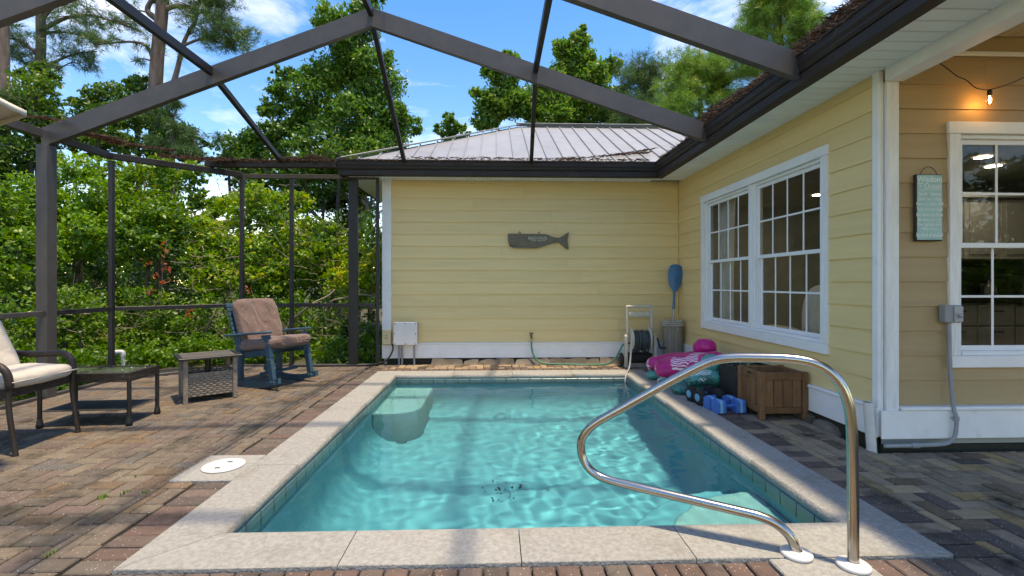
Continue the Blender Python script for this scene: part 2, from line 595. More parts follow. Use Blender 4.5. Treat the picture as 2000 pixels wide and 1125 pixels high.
while y < OY1:                                       # soldier courses beside the long sides
    if not (SK[1] - W * .6 < y < SK[3] - W * .3):
        rects.append((sx0 + .002, y, OX0 - .004, min(y + W, OY1 + .0), 1))
    else:
        pass
    rects.append((OX1 + .004, y, sx1 - .002, min(y + W, OY1), 1))
    y += W
for c in ((sx0 + .002, SK[1] - W * .62, OX0 - .004, SK[1] - .002, 1),):
    pass
x = sx0 + .002
while x < sx1 - .01:                                 # and beside the short sides
    x2 = min(x + W, sx1 - .002)
    if x2 < PAD[0] or x > PAD[2]:
        rects.append((x, sy0 + .002, x2, OY0 - .004, 1))
    elif x < PAD[0] - .03:
        rects.append((x, sy0 + .002, PAD[0] - .002, OY0 - .004, 1))
    elif x2 > PAD[2] + .03:
        rects.append((PAD[2] + .002, sy0 + .002, x2, OY0 - .004, 1))
    rects.append((x, OY1 + .004, x2, sy1 - .002, 1))
    x += W


def paver_geo(mb, r, z, tilt):
    x0, y0, x1, y1 = r[0] + JO / 2, r[1] + JO / 2, r[2] - JO / 2, r[3] - JO / 2
    c = .006
    tx, ty = tilt
    mx_, my_ = (x0 + x1) / 2, (y0 + y1) / 2
    zz = lambda x, y, d: z - d + (x - mx_) * tx + (y - my_) * ty
    ring = lambda d, dz: [(x0 + d, y0 + d, zz(x0, y0, dz)), (x1 - d, y0 + d, zz(x1, y0, dz)), (x1 - d, y1 - d, zz(x1, y1, dz)), (x0 + d, y1 - d, zz(x0, y1, dz))]
    vs_ = ring(0, .05) + ring(0, c) + ring(c, 0)
    fs_ = [(8, 9, 10, 11)]
    for k in range(4):
        k2 = (k + 1) % 4
        fs_.append((k, k2, 4 + k2, 4 + k))
        fs_.append((4 + k, 4 + k2, 8 + k2, 8 + k))
    mb.add(vs_, fs_, False)


def proj_area(r):
    """how large a paver shows from the photograph's side, and whether it lies in view"""
    cx_, cy_ = (r[0] + r[2]) / 2, (r[1] + r[3]) / 2
    xc = cx_ * math.cos(YAW) - cy_ * math.sin(YAW)
    zc = cx_ * math.sin(YAW) + cy_ * math.cos(YAW)
    if zc < .5:
        return 0
    px, py = 1000 + 940 * xc / zc, 553 + 940 * CAMZ / zc
    if not (-20 < px < 2020 and py < 1140):
        return 0
    return (r[2] - r[0]) * (r[3] - r[1]) / zc ** 3


order = sorted(range(len(rects)), key=lambda i: -proj_area(rects[i]))
singles = set(order[:300])
rest = MB()
prng = random.Random(11)
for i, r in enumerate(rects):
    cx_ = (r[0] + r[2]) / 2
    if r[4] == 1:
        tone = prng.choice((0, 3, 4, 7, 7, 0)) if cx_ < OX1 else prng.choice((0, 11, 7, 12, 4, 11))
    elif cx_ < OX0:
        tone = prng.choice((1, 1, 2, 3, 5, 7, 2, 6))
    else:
        tone = prng.choice((8, 8, 9, 9, 10, 11, 12, 11, 5, 4))  # raised tones here make up for the shade on the right side
    z = prng.uniform(-.0025, .0015)
    tilt = (prng.uniform(-.012, .012), prng.uniform(-.012, .012))
    if i in singles:
        mb = MB()
        ox, oy = (r[0] + r[2]) / 2, (r[1] + r[3]) / 2
        paver_geo(mb, (r[0] - ox, r[1] - oy, r[2] - ox, r[3] - oy), 0, tilt)
        me = bpy.data.meshes.new('paver'); me.from_pydata(mb.v, [], mb.f); me.materials.append(PV[tone])
        mobj('paver', me, patio, (ox, oy, z))
    else:
        rest.cm = tone
        paver_geo(rest, r, z, tilt)
po = rest.build('paver_field', PV, patio)
po['kind'] = 'stuff'
po['label'] = 'smaller looking brown and grey pavers farther across the patio'

# weeds in the joints
def tuft(mb, x, y, h, n, seed):
    g = random.Random(seed)
    for _ in range(n):
        a = g.uniform(0, 6.28); l = h * g.uniform(.5, 1.1); s_ = g.uniform(.2, .8)
        bx, by = x + g.uniform(-.02, .02), y + g.uniform(-.02, .02)
        dx, dy = math.cos(a), math.sin(a)
        w = .0022
        p0 = (bx - dy * w, by + dx * w, -.012); p1 = (bx + dy * w, by - dx * w, -.012)
        m0 = (bx + dx * l * s_ * .4 - dy * w, by + dy * l * s_ * .4 + dx * w, l * .6)
        m1 = (bx + dx * l * s_ * .4 + dy * w, by + dy * l * s_ * .4 - dx * w, l * .6)
        t_ = (bx + dx * l * s_, by + dy * l * s_, l * .85)
        mb.add([p0, p1, m1, m0, t_], [(0, 1, 2, 3), (3, 2, 4)], True)


M['grass'] = pm('grass_blade', (.10, .20, .03), (.16, .22, .05), rough=.6)
for k, (x, y, h, n_) in enumerate(((-2.18, 2.74, .028, 34), (-1.98, 2.80, .024, 18), (-2.10, 2.80, .02, 16), (-2.44, 5.42, .05, 18), (-1.96, 2.18, .018, 16), (-2.75, 2.2, .018, 14), (-2.2, 3.05, .018, 8))):
    mb = MB(); tuft(mb, x, y, h, n_, k)
    o = mb.build('weed_tuft', M['grass'])
    tag(o, ['thin grass weed between pavers left of the skimmer slab', 'bushy grass weed beside near corner of skimmer slab', 'small weed sprig just left of the skimmer slab corner',
            'green weed sprout in pavers before the blue rocking chair', 'tiny weed in pavers by the near left coping corner', 'tiny weed at bottom left edge of the patio', 'tiny weed left of the white skimmer lid'][k], 'weed', 'weeds in the paver joints')

# ------------------------------------------------------------------ coping
coping = bpy.data.objects.new('pool_coping', None)
COL.objects.link(coping)
tag(coping, 'pale cast stone coping round the pool', None, kind='structure')
prof = []                                            # (d outwards from inner edge, z), bullnose to the pool
TH = .055
for k in range(9):
    a = math.pi * k / 8
    prof.append((TH / 2 - math.sin(a) * TH / 2, -TH / 2 + .012 - math.cos(a) * TH / 2))
prof = prof + [(CW - .004, .012), (CW, .008), (CW, -.05), (TH / 2 + .01, -TH + .012 - .0)]


def coping_stone(side, t0, t1, m0, m1):
    """stone along one side between t0 and t1; m0 / m1: mitred end"""
    mb = MB()
    g = .0022

    def pos(d, z, t):
        if side == 'L': return (PX0 - d, t, z)
        if side == 'R': return (PX1 + d, t, z)
        if side == 'N': return (t, PY0 - d, z)
        return (t, PY1 + d, z)
    mb.prism(prof, lambda d, z: pos(d, z, (t0 - d if m0 else t0) + g), lambda d, z: pos(d, z, (t1 + d if m1 else t1) - g))
    o = mb.build('coping_stone', M['coping'], coping)
    for p in o.data.polygons:
        if abs(p.normal.z) < .97 and abs(p.normal.z) > .05:
            p.use_smooth = True
    return o


for side, a0, a1, joints in (('L', PY0, PY1, (3.17, 4.01, 4.80, 5.60)), ('R', PY0, PY1, (3.15, 3.93, 4.72, 5.50)),
                             ('N', PX0, PX1, (-.66, .11, .86)), ('F', PX0, PX1, (-.55, .22, 1.0))):
    ts = [a0, *joints, a1]
    for k in range(len(ts) - 1):
        coping_stone(side, ts[k], ts[k + 1], k == 0, k == len(ts) - 2)
# bedding under the coping so the joints look dark
bd = sheet([(OX0 + .01, OY0 + .01, PX0 - .03, OY1 - .01), (PX1 + .03, OY0 + .01, OX1 - .01, OY1 - .01), (PX0 - .03, OY0 + .01, PX1 + .03, PY0 - .03), (PX0 - .03, PY1 + .03, PX1 + .03, OY1 - .01)], -.02)
bo = bd.build('mortar_bed', M['sand'], coping)
# skimmer slab and pad of the same stone
mb = MB(); mb.box((SK[0], SK[1], -.05), (SK[2] - .003, SK[3], .010), .006)
mb.build('coping_slab', M['coping'], coping)['label'] = 'square stone slab that holds the white skimmer lid'
mb = MB(); mb.box((PAD[0], PAD[1], -.05), (PAD[2], PAD[3] - .003, .009), .006)
mb.build('coping_pad', M['coping'], coping)['label'] = 'stone pad under the feet of the hand rail'

# ------------------------------------------------------------------ pool basin
basin = bpy.data.objects.new('pool_basin', None)
COL.objects.link(basin)
tag(basin, 'turquoise plaster pool basin with bench and entry steps', None, kind='structure')
BX0, BX1, BY0, BY1 = PX0 - .012, PX1 + .012, PY0 - .012, PY1 + .012
DEPTH = -1.28


def ring(off, r, z, n=10):
    pts = []
    for (cx_, cy_, a0) in ((BX1 - off - r, BY1 - off - r, 0), (BX0 + off + r, BY1 - off - r, 90), (BX0 + off + r, BY0 + off + r, 180), (BX1 - off - r, BY0 + off + r, 270)):
        for k in range(n + 1):
            a = R(a0 + 90 * k / n)
            pts.append((cx_ + r * math.cos(a), cy_ + r * math.sin(a), z))
    return pts


mb = MB()
rings = [ring(0, .02, -.03), ring(0, .02, -.2), ring(.004, .05, -.45), ring(.01, .10, -.75)]
for k in range(1, 9):
    a = R(90 * k / 8)
    rings.append(ring(.01 + .40 * (1 - math.cos(a)), .10 + .30 * k / 8, -.80 + (DEPTH + .80) * math.sin(a)))
nr = len(rings[0])
vs_ = [p for r_ in rings for p in r_]
fs_ = []
for i in range(len(rings) - 1):
    for k in range(nr):
        k2 = (k + 1) % nr
        fs_.append((i * nr + k, i * nr + k2, (i + 1) * nr + k2, (i + 1) * nr + k))
mb.add(vs_, fs_, True)
mb.add(rings[-1], [tuple(range(nr))], False)
shell = mb.build('basin_shell', M['plaster'], basin)
# far left bench with one rounded corner
def slab(poly, z0, z1, name, mat, lab):
    mb_ = MB()
    mb_.prism(poly, lambda u, v: (u, v, z0), lambda u, v: (u, v, z1))
    o = mb_.build(name, mat, basin)
    bv = o.modifiers.new('soft_edge', 'BEVEL'); bv.width = .035; bv.segments = 3; bv.limit_method = 'ANGLE'; bv.angle_limit = R(50)
    for p_ in o.data.polygons:
        p_.use_smooth = abs(p_.normal.z) < .5
    o['label'] = lab
    return o


bx, by = -.80, 5.02
poly = [(BX0, BY1), (BX0, by)]
for k in range(9):
    a = R(-90 + 90 * k / 8)
    poly.append((bx - .30 + .30 * math.cos(a), by + .30 + .30 * math.sin(a)))
poly.append((bx, BY1))
slab(poly, DEPTH, -.36, 'bench', M['step_plaster'], 'pale underwater bench in the far left pool corner')
# near right entry steps: quarter rounds
for (rr, zt) in ((1.05, -.36), (.72, -.30)):
    pass
def quarter(rad, x_, y_):
    p = [(x_, y_)]
    for k in range(13):
        a = R(90 + 90 * k / 12)
        p.append((x_ + rad * math.cos(a), y_ + rad * math.sin(a)))
    return p


slab(quarter(.80, BX1, BY0), DEPTH, -.33, 'step', M['step_plaster'], 'pale rounded entry step in the near right pool corner')
slab(quarter(1.10, BX1, BY0), DEPTH, -.64, 'step', M['plaster'], 'lower rounded entry step deeper under water')
# waterline tiles
tl = MB(); tl.box((-.074, -.006, -.075), (.074, .006, .075), .003)
tme = tl.mesh('waterline_tile', M['tile'])
def tiles(p0, p1, rz):
    p0, p1 = Vector(p0), Vector(p1)
    n_ = int((p1 - p0).length / .152)
    for k in range(n_):
        q = p0.lerp(p1, (k + .5) / n_)
        o = mobj('waterline_tile', tme, basin, q, (0, 0, rz))


tiles((BX0 + .007, BY0 + .02, -.118), (BX0 + .007, BY1 - .02, -.118), R(90))
tiles((BX1 - .007, BY0 + .02, -.118), (BX1 - .007, BY1 - .02, -.118), R(90))
tiles((BX0 + .02, BY1 - .007, -.118), (BX1 - .02, BY1 - .007, -.118), 0)
# main drain cover and a scatter of dark leaves on the floor
lv = random.Random(5)
mb = MB()
for k in range(75):
    x, y = lv.gauss(.12, .13), lv.gauss(4.10, .10)
    s_ = lv.uniform(.004, .015); a = lv.uniform(0, 6.28)
    c_, s2 = math.cos(a) * s_, math.sin(a) * s_
    mb.add([(x - c_, y - s2, DEPTH + .006), (x + s2 * .5, y - c_ * .5, DEPTH + .012), (x + c_, y + s2, DEPTH + .008), (x - s2 * .5, y + c_ * .5, DEPTH + .011)], [(0, 1, 2, 3)])
o = mb.build('leaf_debris', pm('wet_leaves', (.09, .085, .06), rough=.8))
tag(o, 'dark wet leaf scraps lying on the pool floor', 'leaf debris', kind='stuff')

# ------------------------------------------------------------------ water
m, N, L, out = nmat('pool_water')
g_ = N.new('ShaderNodeBsdfRefraction'); g_.inputs['IOR'].default_value = 1.33; g_.inputs['Roughness'].default_value = 0.0
g_.inputs['Color'].default_value = (.74, .965, .975, 1)
gl = N.new('ShaderNodeBsdfGlossy'); gl.inputs['Roughness'].default_value = .0
fr = N.new('ShaderNodeFresnel'); fr.inputs[0].default_value = 1.33
mx = N.new('ShaderNodeMixShader')
L.new(fr.outputs[0], mx.inputs[0]); L.new(g_.outputs[0], mx.inputs[1]); L.new(gl.outputs[0], mx.inputs[2])
L.new(mx.outputs[0], out.inputs['Surface'])
M['water'] = m
nx, ny = 230, 300
xs = np.linspace(BX0 + .001, BX1 - .001, nx)
ys = np.linspace(BY0 + .001, BY1 - .001, ny)
X, Y = np.meshgrid(xs, ys)
g = np.random.default_rng(3)
Z = np.zeros_like(X)
for lam_lo, lam_hi, cnt, slope in ((.45, .9, 7, .010), (.24, .42, 9, .014), (.09, .18, 18, .015)):
    for _ in range(cnt):
        lam = g.uniform(lam_lo, lam_hi)
        k = 2 * np.pi / lam
        a = g.normal(R(-35), R(38))
        Z += slope / k / math.sqrt(cnt) * 1.9 * np.sin(k * (X * np.cos(a) + Y * np.sin(a)) + g.uniform(0, 6.28))
# livelier over the near right half where the return jet pushes
amp = .45 + .85 / (1 + np.exp(-((X - .2) * 2.2 - (Y - 3.6) * 1.3)))
Z *= amp
for (cx_, cy_, r0) in ((.226, 5.73, .09),):            # drip rings
    rr = np.hypot(X - cx_, Y - cy_)
    Z += .0006 * np.sin(2 * np.pi * rr / .06) * np.exp(-((rr - r0) / .05) ** 2)
co = np.stack([X, Y, WATER + Z], -1).reshape(-1, 3).astype(np.float32)
idx = np.arange(nx * ny).reshape(ny, nx)
quads = np.stack([idx[:-1, :-1], idx[:-1, 1:], idx[1:, 1:], idx[1:, :-1]], -1).reshape(-1, 4)


def np_mesh(name, co, faces, mats, smooth=True, midx=None, tint=None):
    me = bpy.data.meshes.new(name)
    nf, k = faces.shape
    me.vertices.add(len(co)); me.vertices.foreach_set('co', np.ascontiguousarray(co, dtype=np.float32).ravel())
    me.loops.add(nf * k); me.loops.foreach_set('vertex_index', np.ascontiguousarray(faces, dtype=np.int32).ravel())
    me.polygons.add(nf)
    me.polygons.foreach_set('loop_start', np.arange(0, nf * k, k, dtype=np.int32))
    me.polygons.foreach_set('use_smooth', np.full(nf, smooth))
    for m_ in (mats if isinstance(mats, (list, tuple)) else [mats]):
        me.materials.append(m_)
    if midx is not None:
        me.polygons.foreach_set('material_index', midx.astype(np.int32))
    me.update(calc_edges=True)
    if tint is not None:
        at = me.attributes.new('tint', 'FLOAT', 'FACE')
        at.data.foreach_set('value', tint.astype(np.float32))
    return me


water = mobj('water', np_mesh('water', co, quads, M['water']))
tag(water, 'clear rippled turquoise pool water', None, kind='structure')
water.cycles.is_caustics_caster = True
for o in list(basin.children):
    o.cycles.is_caustics_receiver = True

# skimmer lid
sk = thing('skimmer_lid', 'round white plastic skimmer lid set in the coping slab', 'skimmer lid', (-1.752, 3.165, .010))
mb = MB(); mb.lathe([(.0, .001), (.120, .001), (.126, .004), (.126, .0075), (.118, .0095), (.112, .0085), (.0, .0085)], 40, caps=False)
mb.build('cover', M['plastic_white'], sk)
for k, (x, y) in enumerate(((.012, .052), (-.012, -.052))):
    mb = MB(); mb.box((x - .016, y - .008, .0088), (x + .016, y + .008, .0102), .001)
    mb.build('finger_hole', pm('hole_dark_%d' % k, (.03, .03, .03), rough=.9), sk)

# ------------------------------------------------------------------ hand rail
hr = thing('hand_rail', 'bent stainless steel hand rail curving over the near right pool edge', 'hand rail', (0, 0, 0))
dirv = (Vector((1.486, 1.953, 0)) - Vector((.436, 2.473, 0)))
key = [(1.487, 1.953, .0), (1.486, 1.953, .30), (1.481, 1.955, .60), (1.462, 1.965, .725), (1.425, 1.984, .800), (1.365, 2.013, .846), (1.277, 2.057, .860), (1.160, 2.115, .856), (1.075, 2.157, .849), (1.02, 2.184, .836), (.960, 2.214, .806), (.816, 2.285, .706),
       (.620, 2.382, .560), (.520, 2.431, .485), (.465, 2.458, .425), (.440, 2.471, .360), (.450, 2.466, .285), (.492, 2.445, .228), (.56, 2.412, .200), (.70, 2.343, .186), (.90, 2.243, .172), (1.10, 2.144, .158), (1.180, 2.105, .150), (1.24, 2.076, .128), (1.283, 2.054, .085), (1.302, 2.045, .03), (1.304, 2.044, .0)]
mb = MB(); mb.tube(smooth_path(key, 6), .0213, 20)
mb.build('rail_tube', M['steel'], hr)
for k, (x, y) in enumerate(((1.304, 2.044), (1.487, 1.953))):
    mb = MB(); mb.lathe([(.0225, .010), (.060, .010), (.064, .013), (.064, .022), (.058, .027), (.036, .030), (.026, .034), (.0225, .034)], 32, caps=False)
    mb.build('floor_flange', M['plastic_white'], hr, (x, y, 0))

# ------------------------------------------------------------------ house
house = thing('house', 'yellow lap sided house with white trim and grey metal roof', 'house', (0, 0, 0))
SEXP = .1778
jr = random.Random(2)


def siding(part, mat, axis, plane, out_sign, a0, a1, z0, z1, holes=(), tint_seed=0):
    """lap boards; axis 'x': wall runs along x at y=plane, 'y': runs along y at x=plane; out_sign: outward direction"""
    z = z0
    while z < z1 - .02:
        zt = min(z + SEXP, z1)
        spans = [(a0, a1)]
        for (h0, h1, hz0, hz1) in holes:
            if zt > hz0 + .02 and z < hz1 - .02:
                ns = []
                for (s0, s1) in spans:
                    if h0 > s0:
                        ns.append((s0, min(h0, s1)))
                    if h1 < s1:
                        ns.append((max(h1, s0), s1))
                spans = [q for q in ns if q[1] - q[0] > .03]
        pieces = [(s0, s1, z, zt) for s0, s1 in spans]
        for (h0, h1, hz0, hz1) in holes:                 # notched boards over and under a window
            if z < hz0 - .004 < zt - .02 + .016 and hz0 < zt:
                pieces.append((h0 + .001, h1 - .001, z, hz0 - .014))
            if z < hz1 < zt - .004 and hz1 < zt:
                pieces.append((h0 + .001, h1 - .001, hz1 + .001, zt))
        cut = []
        for (s0, s1, za_, zb_) in pieces:
            if s1 - s0 > 2.2:
                j_ = s0 + (s1 - s0) * jr.uniform(.18, .82)
                cut += [(s0, j_ - .0012, za_, zb_), (j_ + .0012, s1, za_, zb_)]
            else:
                cut.append((s0, s1, za_, zb_))
        for (s0, s1, za_, zb_) in cut:
            if zb_ - za_ < .01:
                continue
            mb_ = MB()
            tt = (za_ - z) / SEXP
            poly_ = [(.0, za_ + .001), (.0175 - .0115 * tt, za_ + .001), (.0175 - .0115 * tt, za_ + .004), (.006, zb_ + .012), (.0, zb_ + .012)]
            if axis == 'x':
                mb_.prism(poly_, lambda u, v: (s0, plane + out_sign * u, v), lambda u, v: (s1, plane + out_sign * u, v))
            else:
                mb_.prism(poly_, lambda u, v: (plane + out_sign * u, s0, v), lambda u, v: (plane + out_sign * u, s1, v))
            mb_.build('siding_board', mat, part)
        z += SEXP


def wall_with_hole(name, axis, lo, hi, plane0, plane1, z0, z1, hole=None):
    mb_ = MB()
    def bx_(a, b_, za, zb):
        if b_ - a < .01 or zb - za < .01:
            return
        if axis == 'x':
            mb_.box((a, plane0, za), (b_, plane1, zb))
        else:
            mb_.box((plane0, a, za), (plane1, b_, zb))
    if hole:
        h0, h1, hz0, hz1 = hole
        bx_(lo, h0, z0, z1); bx_(h1, hi, z0, z1); bx_(h0, h1, z0, hz0); bx_(h0, h1, hz1, z1)
    else:
        bx_(lo, hi, z0, z1)
    return mb_.build(name, M['inner_wall'], house)


M['inner_wall'] = pm('inner_wall_paint', (.40, .41, .38), (.37, .38, .35), rough=.8, scale=2)
# window openings (outer trim edge)
RW = (3.875, 6.313, .600, 2.335)                     # right wall: y0 y1 z0 z1
KW = (3.261, 4.60, .582, 2.351)                       # porch wall: x0 x1 z0 z1
TW = .085
back_wall = wall_with_hole('back_wall', 'x', -1.64, WX + .10, WY, WY + .10, .0, 2.9)
right_wall = wall_with_hole('side_wall', 'y', PYW + .101, WY - .001, WX, WX + .10, .0, 2.9, (RW[0] + TW, RW[1] - TW, RW[2] + TW, RW[3] - TW))
porch_wall = wall_with_hole('porch_wall', 'x', WX + .002, 6.4, PYW, PYW + .10, .0, 2.98, (KW[0] + TW, KW[1] - TW, KW[2] + TW, KW[3] - TW))
siding(back_wall, M['siding'], 'x', WY - .001, -1, -1.535, WX - .001, .312, SOF)
siding(right_wall, M['siding'], 'y', WX - .001, -1, PYW + .02, WY - .019, .312, SOF, [RW])
siding(porch_wall, M['shaded_siding'], 'x', PYW - .001, -1, WX + .105, 6.3, .312, 2.84, [KW])
# corner boards, skirt boards, frieze
def trim(name, a, b_, mat=None, c=.003, parent=None):
    mb_ = MB(); mb_.box(a, b_, c)
    return mb_.build(name, mat or M['white'], parent or house)


trim('corner_board', (-1.645, WY - .028, .08), (-1.535, WY + .012, SOF))
trim('corner_board', (-1.668, WY - .028, .08), (-1.6455, WY + .1, SOF))
trim('corner_board', (WX - .028, PYW - .030, .09), (WX + .0, PYW + .025, SOF))
trim('corner_board', (WX + .001, PYW - .030, .09), (WX + .014, PYW - .001, SOF), M['woodwhite'])
trim('porch_post', (WX + .020, PYW - .05, .09), (WX + .112, PYW - .002, SOF - .08), M['woodwhite'])
trim('inside_corner', (WX - .036, WY - .036, .31), (WX - .0185, WY - .0185, SOF), M['siding'])
# skirt boards with drip cap
trim('skirt_board', (-1.668, WY - .034, .085), (WX - .035, WY - .029, .285)); trim('skirt_cap', (-1.53, WY - .046, .286), (WX - .047, WY - .002, .311), c=.006)
trim('skirt_board', (WX - .040, PYW - .032, .085), (WX - .029, WY - .047, .285)); trim('skirt_cap', (WX - .052, PYW + .027, .286), (WX - .003, WY - .048, .311), c=.006)
trim('skirt_board', (WX - .028, PYW - .066, .085), (6.3, PYW - .052, .284)); trim('skirt_cap', (WX + .114, PYW - .078, .285), (6.3, PYW - .004, .311), c=.006)
trim('porch_rail_trim', (WX + .12, PYW - .04, 2.828), (6.3, PYW - .019, 2.856)); trim('porch_frieze', (WX + .12, PYW - .032, 2.857), (6.3, PYW - .002, 2.965), M['shaded_siding'])
# dark base and rough stones under the back wall
M['stone'] = pm('field_stone', (.20, .165, .125), (.11, .09, .07), rough=.9, scale=6, bump=.6, bscale=30, rand=.25)
found = MB(); found.box((-1.6, WY - .01, -.06), (WX, WY + .02, .1)); found.box((WX - .01, PYW, -.06), (WX + .02, WY, .1)); found.box((WX, PYW - .03, -.06), (6.3, PYW - .002, .03))
found = found.build('foundation', M['sand'], house)
fr_ = random.Random(21)
x = -.95
while x < 2.5:
    w = fr_.uniform(.16, .42); h_ = fr_.uniform(.066, .095)
    mb = MB()
    pts = [(x, -.03), (x + w * 1.0, -.03), (x + w * fr_.uniform(.90, 1.06), h_ * fr_.uniform(.6, 1)), (x + w * fr_.uniform(.5, .7), h_), (x + w * fr_.uniform(.02, .14), h_ * fr_.uniform(.5, 1))]
    tl_ = fr_.uniform(.02, .05)
    mb.prism(pts, lambda u, v: (u, WY - .085 - tl_ + v * .5, v), lambda u, v: (u, WY - .012, v + .004))
    mb.build('foundation_stone', M['stone'], found)
    x += w * .95
y = PYW + .35
while y < 5.2:
    w = fr_.uniform(.16, .34); h_ = fr_.uniform(.035, .06)
    mb = MB()
    pts = [(y, -.03), (y + w * .95, -.03), (y + w * .85, h_ * .8), (y + w * .5, h_), (y + w * .15, h_ * .7)]
    mb.prism(pts, lambda u, v: (WX - .075 + v * .4, u, v), lambda u, v: (WX - .012, u, v + .004))
    mb.build('foundation_stone', M['stone'], found)
    y += w

# ------------------------------------------------------------------ windows
def window(label, Mx, width, z0, z1, units, cols, sill=True):
    """Mx maps (u along wall, w outward, z) to the world; u from 0 to width"""
    w_ = node_part('window', house)
    w_['label'] = label
    h_ = z1 - z0

    def bx_(name, a, b_, mat=M['vinyl'], c=.003):
        mb_ = MB(); mb_.box(a, b_, c, Mx)
        return mb_.build(name, mat, w_)
    # outer trim
    bx_('trim_board', (0, .0, z0 + TW), (TW, .034, z1 - TW - .0), M['woodwhite'])
    bx_('trim_board', (width - TW, .0, z0 + TW), (width, .034, z1 - TW), M['woodwhite'])
    bx_('trim_board', (-.01, .0, z1 - TW + .001), (width + .01, .038, z1), M['white'])
    bx_('trim_board', (0, .0, z0), (width, .036, z0 + TW - .001), M['white'])
    u0, u1 = TW, width - TW
    mul = .075
    uw = (u1 - u0 - mul * (units - 1)) / units
    for k in range(units):
        a = u0 + k * (uw + mul)
        b_ = a + uw
        if k:
            bx_('mullion', (a - mul, -.07, z0 + TW), (a, .02, z1 - TW))
        bz0, bz1 = z0 + TW, z1 - TW
        fr2 = .028
        bx_('frame_side', (a, -.085, bz0), (a + fr2, .006, bz1)); bx_('frame_side', (b_ - fr2, -.085, bz0), (b_, .006, bz1))
        bx_('frame_head', (a + fr2, -.085, bz1 - fr2), (b_ - fr2, .005, bz1)); bx_('frame_sill', (a + fr2, -.085, bz0), (b_ - fr2, .012, bz0 + fr2))
        zm = (bz0 + bz1) / 2
        for (s0, s1, wo) in ((zm - .018, bz1 - fr2, -.022), (bz0 + fr2, zm + .022, -.05)):
            sr = .036
            aa, bb = a + fr2 + .001, b_ - fr2 - .001
            bx_('sash_rail', (aa, wo - .022, s0), (bb, wo, s0 + sr)); bx_('sash_rail', (aa, wo - .022, s1 - sr), (bb, wo, s1))
            bx_('sash_stile', (aa, wo - .0225, s0 + sr), (aa + sr, wo - .0005, s1 - sr)); bx_('sash_stile', (bb - sr, wo - .0225, s0 + sr), (bb, wo - .0005, s1 - sr))
            g0, g1, h0, h1 = aa + sr, bb - sr, s0 + sr, s1 - sr
            mb_ = MB(); mb_.add([tuple(Mx @ Vector(q_)) for q_ in ((g0 - .005, wo - .012, h0 - .005), (g1 + .005, wo - .012, h0 - .005), (g1 + .005, wo - .012, h1 + .005), (g0 - .005, wo - .012, h1 + .005))], [(0, 1, 2, 3)], False)
            mb_.build('pane', M['glass'], w_)
            for q in range(1, cols):
                uu = g0 + (g1 - g0) * q / cols
                bx_('muntin', (uu - .009, wo - .009, h0), (uu + .009, wo - .002, h1), c=.002)
            hm = (h0 + h1) / 2
            bx_('muntin', (g0, wo - .0085, hm - .009), (g1, wo - .0015, hm + .009), c=.002)
    return w_


MR = Matrix(((0, -1, 0, WX), (-1, 0, 0, RW[1]), (0, 0, 1, 0), (0, 0, 0, 1)))      # u runs towards the camera, w outward is -x
window('white double window with grilles in the yellow side wall', MR, RW[1] - RW[0], RW[2], RW[3], 2, 4)
MK = Matrix(((1, 0, 0, KW[0]), (0, -1, 0, PYW), (0, 0, 1, 0), (0, 0, 0, 1)))
window('white kitchen window with grilles in the porch wall', MK, KW[1] - KW[0], KW[2], KW[3], 1, 4)

# ------------------------------------------------------------------ rooms behind the glass
room = MB()
room.box((2.87, 3.49, .06), (9.6, 9.0, .10))
room_floor = room.build('room_floor', pm('wood_floor', (.13, .105, .08), (.10, .08, .06), rough=.4), house)
mb = MB(); mb.box((2.87, 3.49, 2.62), (9.6, 9.0, 2.70)); mb.build('room_ceiling', pm('ceiling_paint', (.55, .55, .53), rough=.9), house)
mb = MB(); mb.box((2.87, 8.9, .1), (9.6, 9.0, 2.62)); mb.box((9.5, 3.49, .1), (9.6, 8.9, 2.62)); mb.box((6.4, 3.39, .1), (9.6, 3.48, 2.62)); mb.build('room_wall', pm('room_paint', (.34, .36, .33), rough=.9), house)
kc = thing('kitchen_cabinets', 'white kitchen cabinets with dark worktop seen through the porch window', 'cabinets', (1.15, -.70, 0))
cabw = pm('cabinet_paint', (.45, .46, .45), rough=.4); cabd = pm('dark_worktop', (.03, .03, .03), rough=.2)
mb = MB(); mb.box((3.9, 6.55, .10), (6.4, 7.15, .94), .004); mb.build('base_cabinet', cabw, kc)
mb = MB(); mb.box((3.87, 6.50, .941), (6.4, 7.15, .985), .004); mb.build('worktop', cabd, kc)
for k in range(5):
    x0 = 3.93 + k * .49
    for (za, zb) in ((.16, .40), (.42, .64), (.66, .92)):
        mb = MB(); mb.box((x0, 6.53, za), (x0 + .46, 6.549, zb), .004); d_ = mb.build('drawer', cabw, kc)
        mb = MB(); mb.tube([(x0 + .16, 6.51, (za + zb) / 2 + .05), (x0 + .30, 6.51, (za + zb) / 2 + .05)], .007, 8); mb.build('handle', cabd, d_)
    mb = MB(); mb.box((x0, 6.72, 1.50), (x0 + .48, 7.1, 2.28), .006); u_ = mb.build('wall_cabinet', cabw, kc)
    mb = MB(); mb.box((x0 + .06, 6.708, 1.56), (x0 + .42, 6.7195, 2.22), .003); mb.build('door_panel', cabw, u_)
mb = MB(); mb.box((3.9, 7.1, .94), (6.4, 7.16, 2.4)); mb.build('backsplash', pm('backsplash', (.06, .065, .06), rough=.95, spec=.05), kc)
mb = MB(); mb.box((3.88, 6.66, 2.285), (6.4, 7.1, 2.36), .01); mb.build('crown', cabw, kc)
lampm = emit('lamp_glow', (1, .96, .90), 15.0)
lampdisc = MB(); lampdisc.lathe([(.0, .0), (.075, .0), (.08, .003)], 24, caps=False); lampdisc = lampdisc.mesh('lamp_disc', lampm)
lampring = MB(); lampring.lathe([(.081, .004), (.081, -.004), (.098, -.004), (.10, .004)], 24, caps=False); lampring = lampring.mesh('lamp_ring', M['plastic_white'])
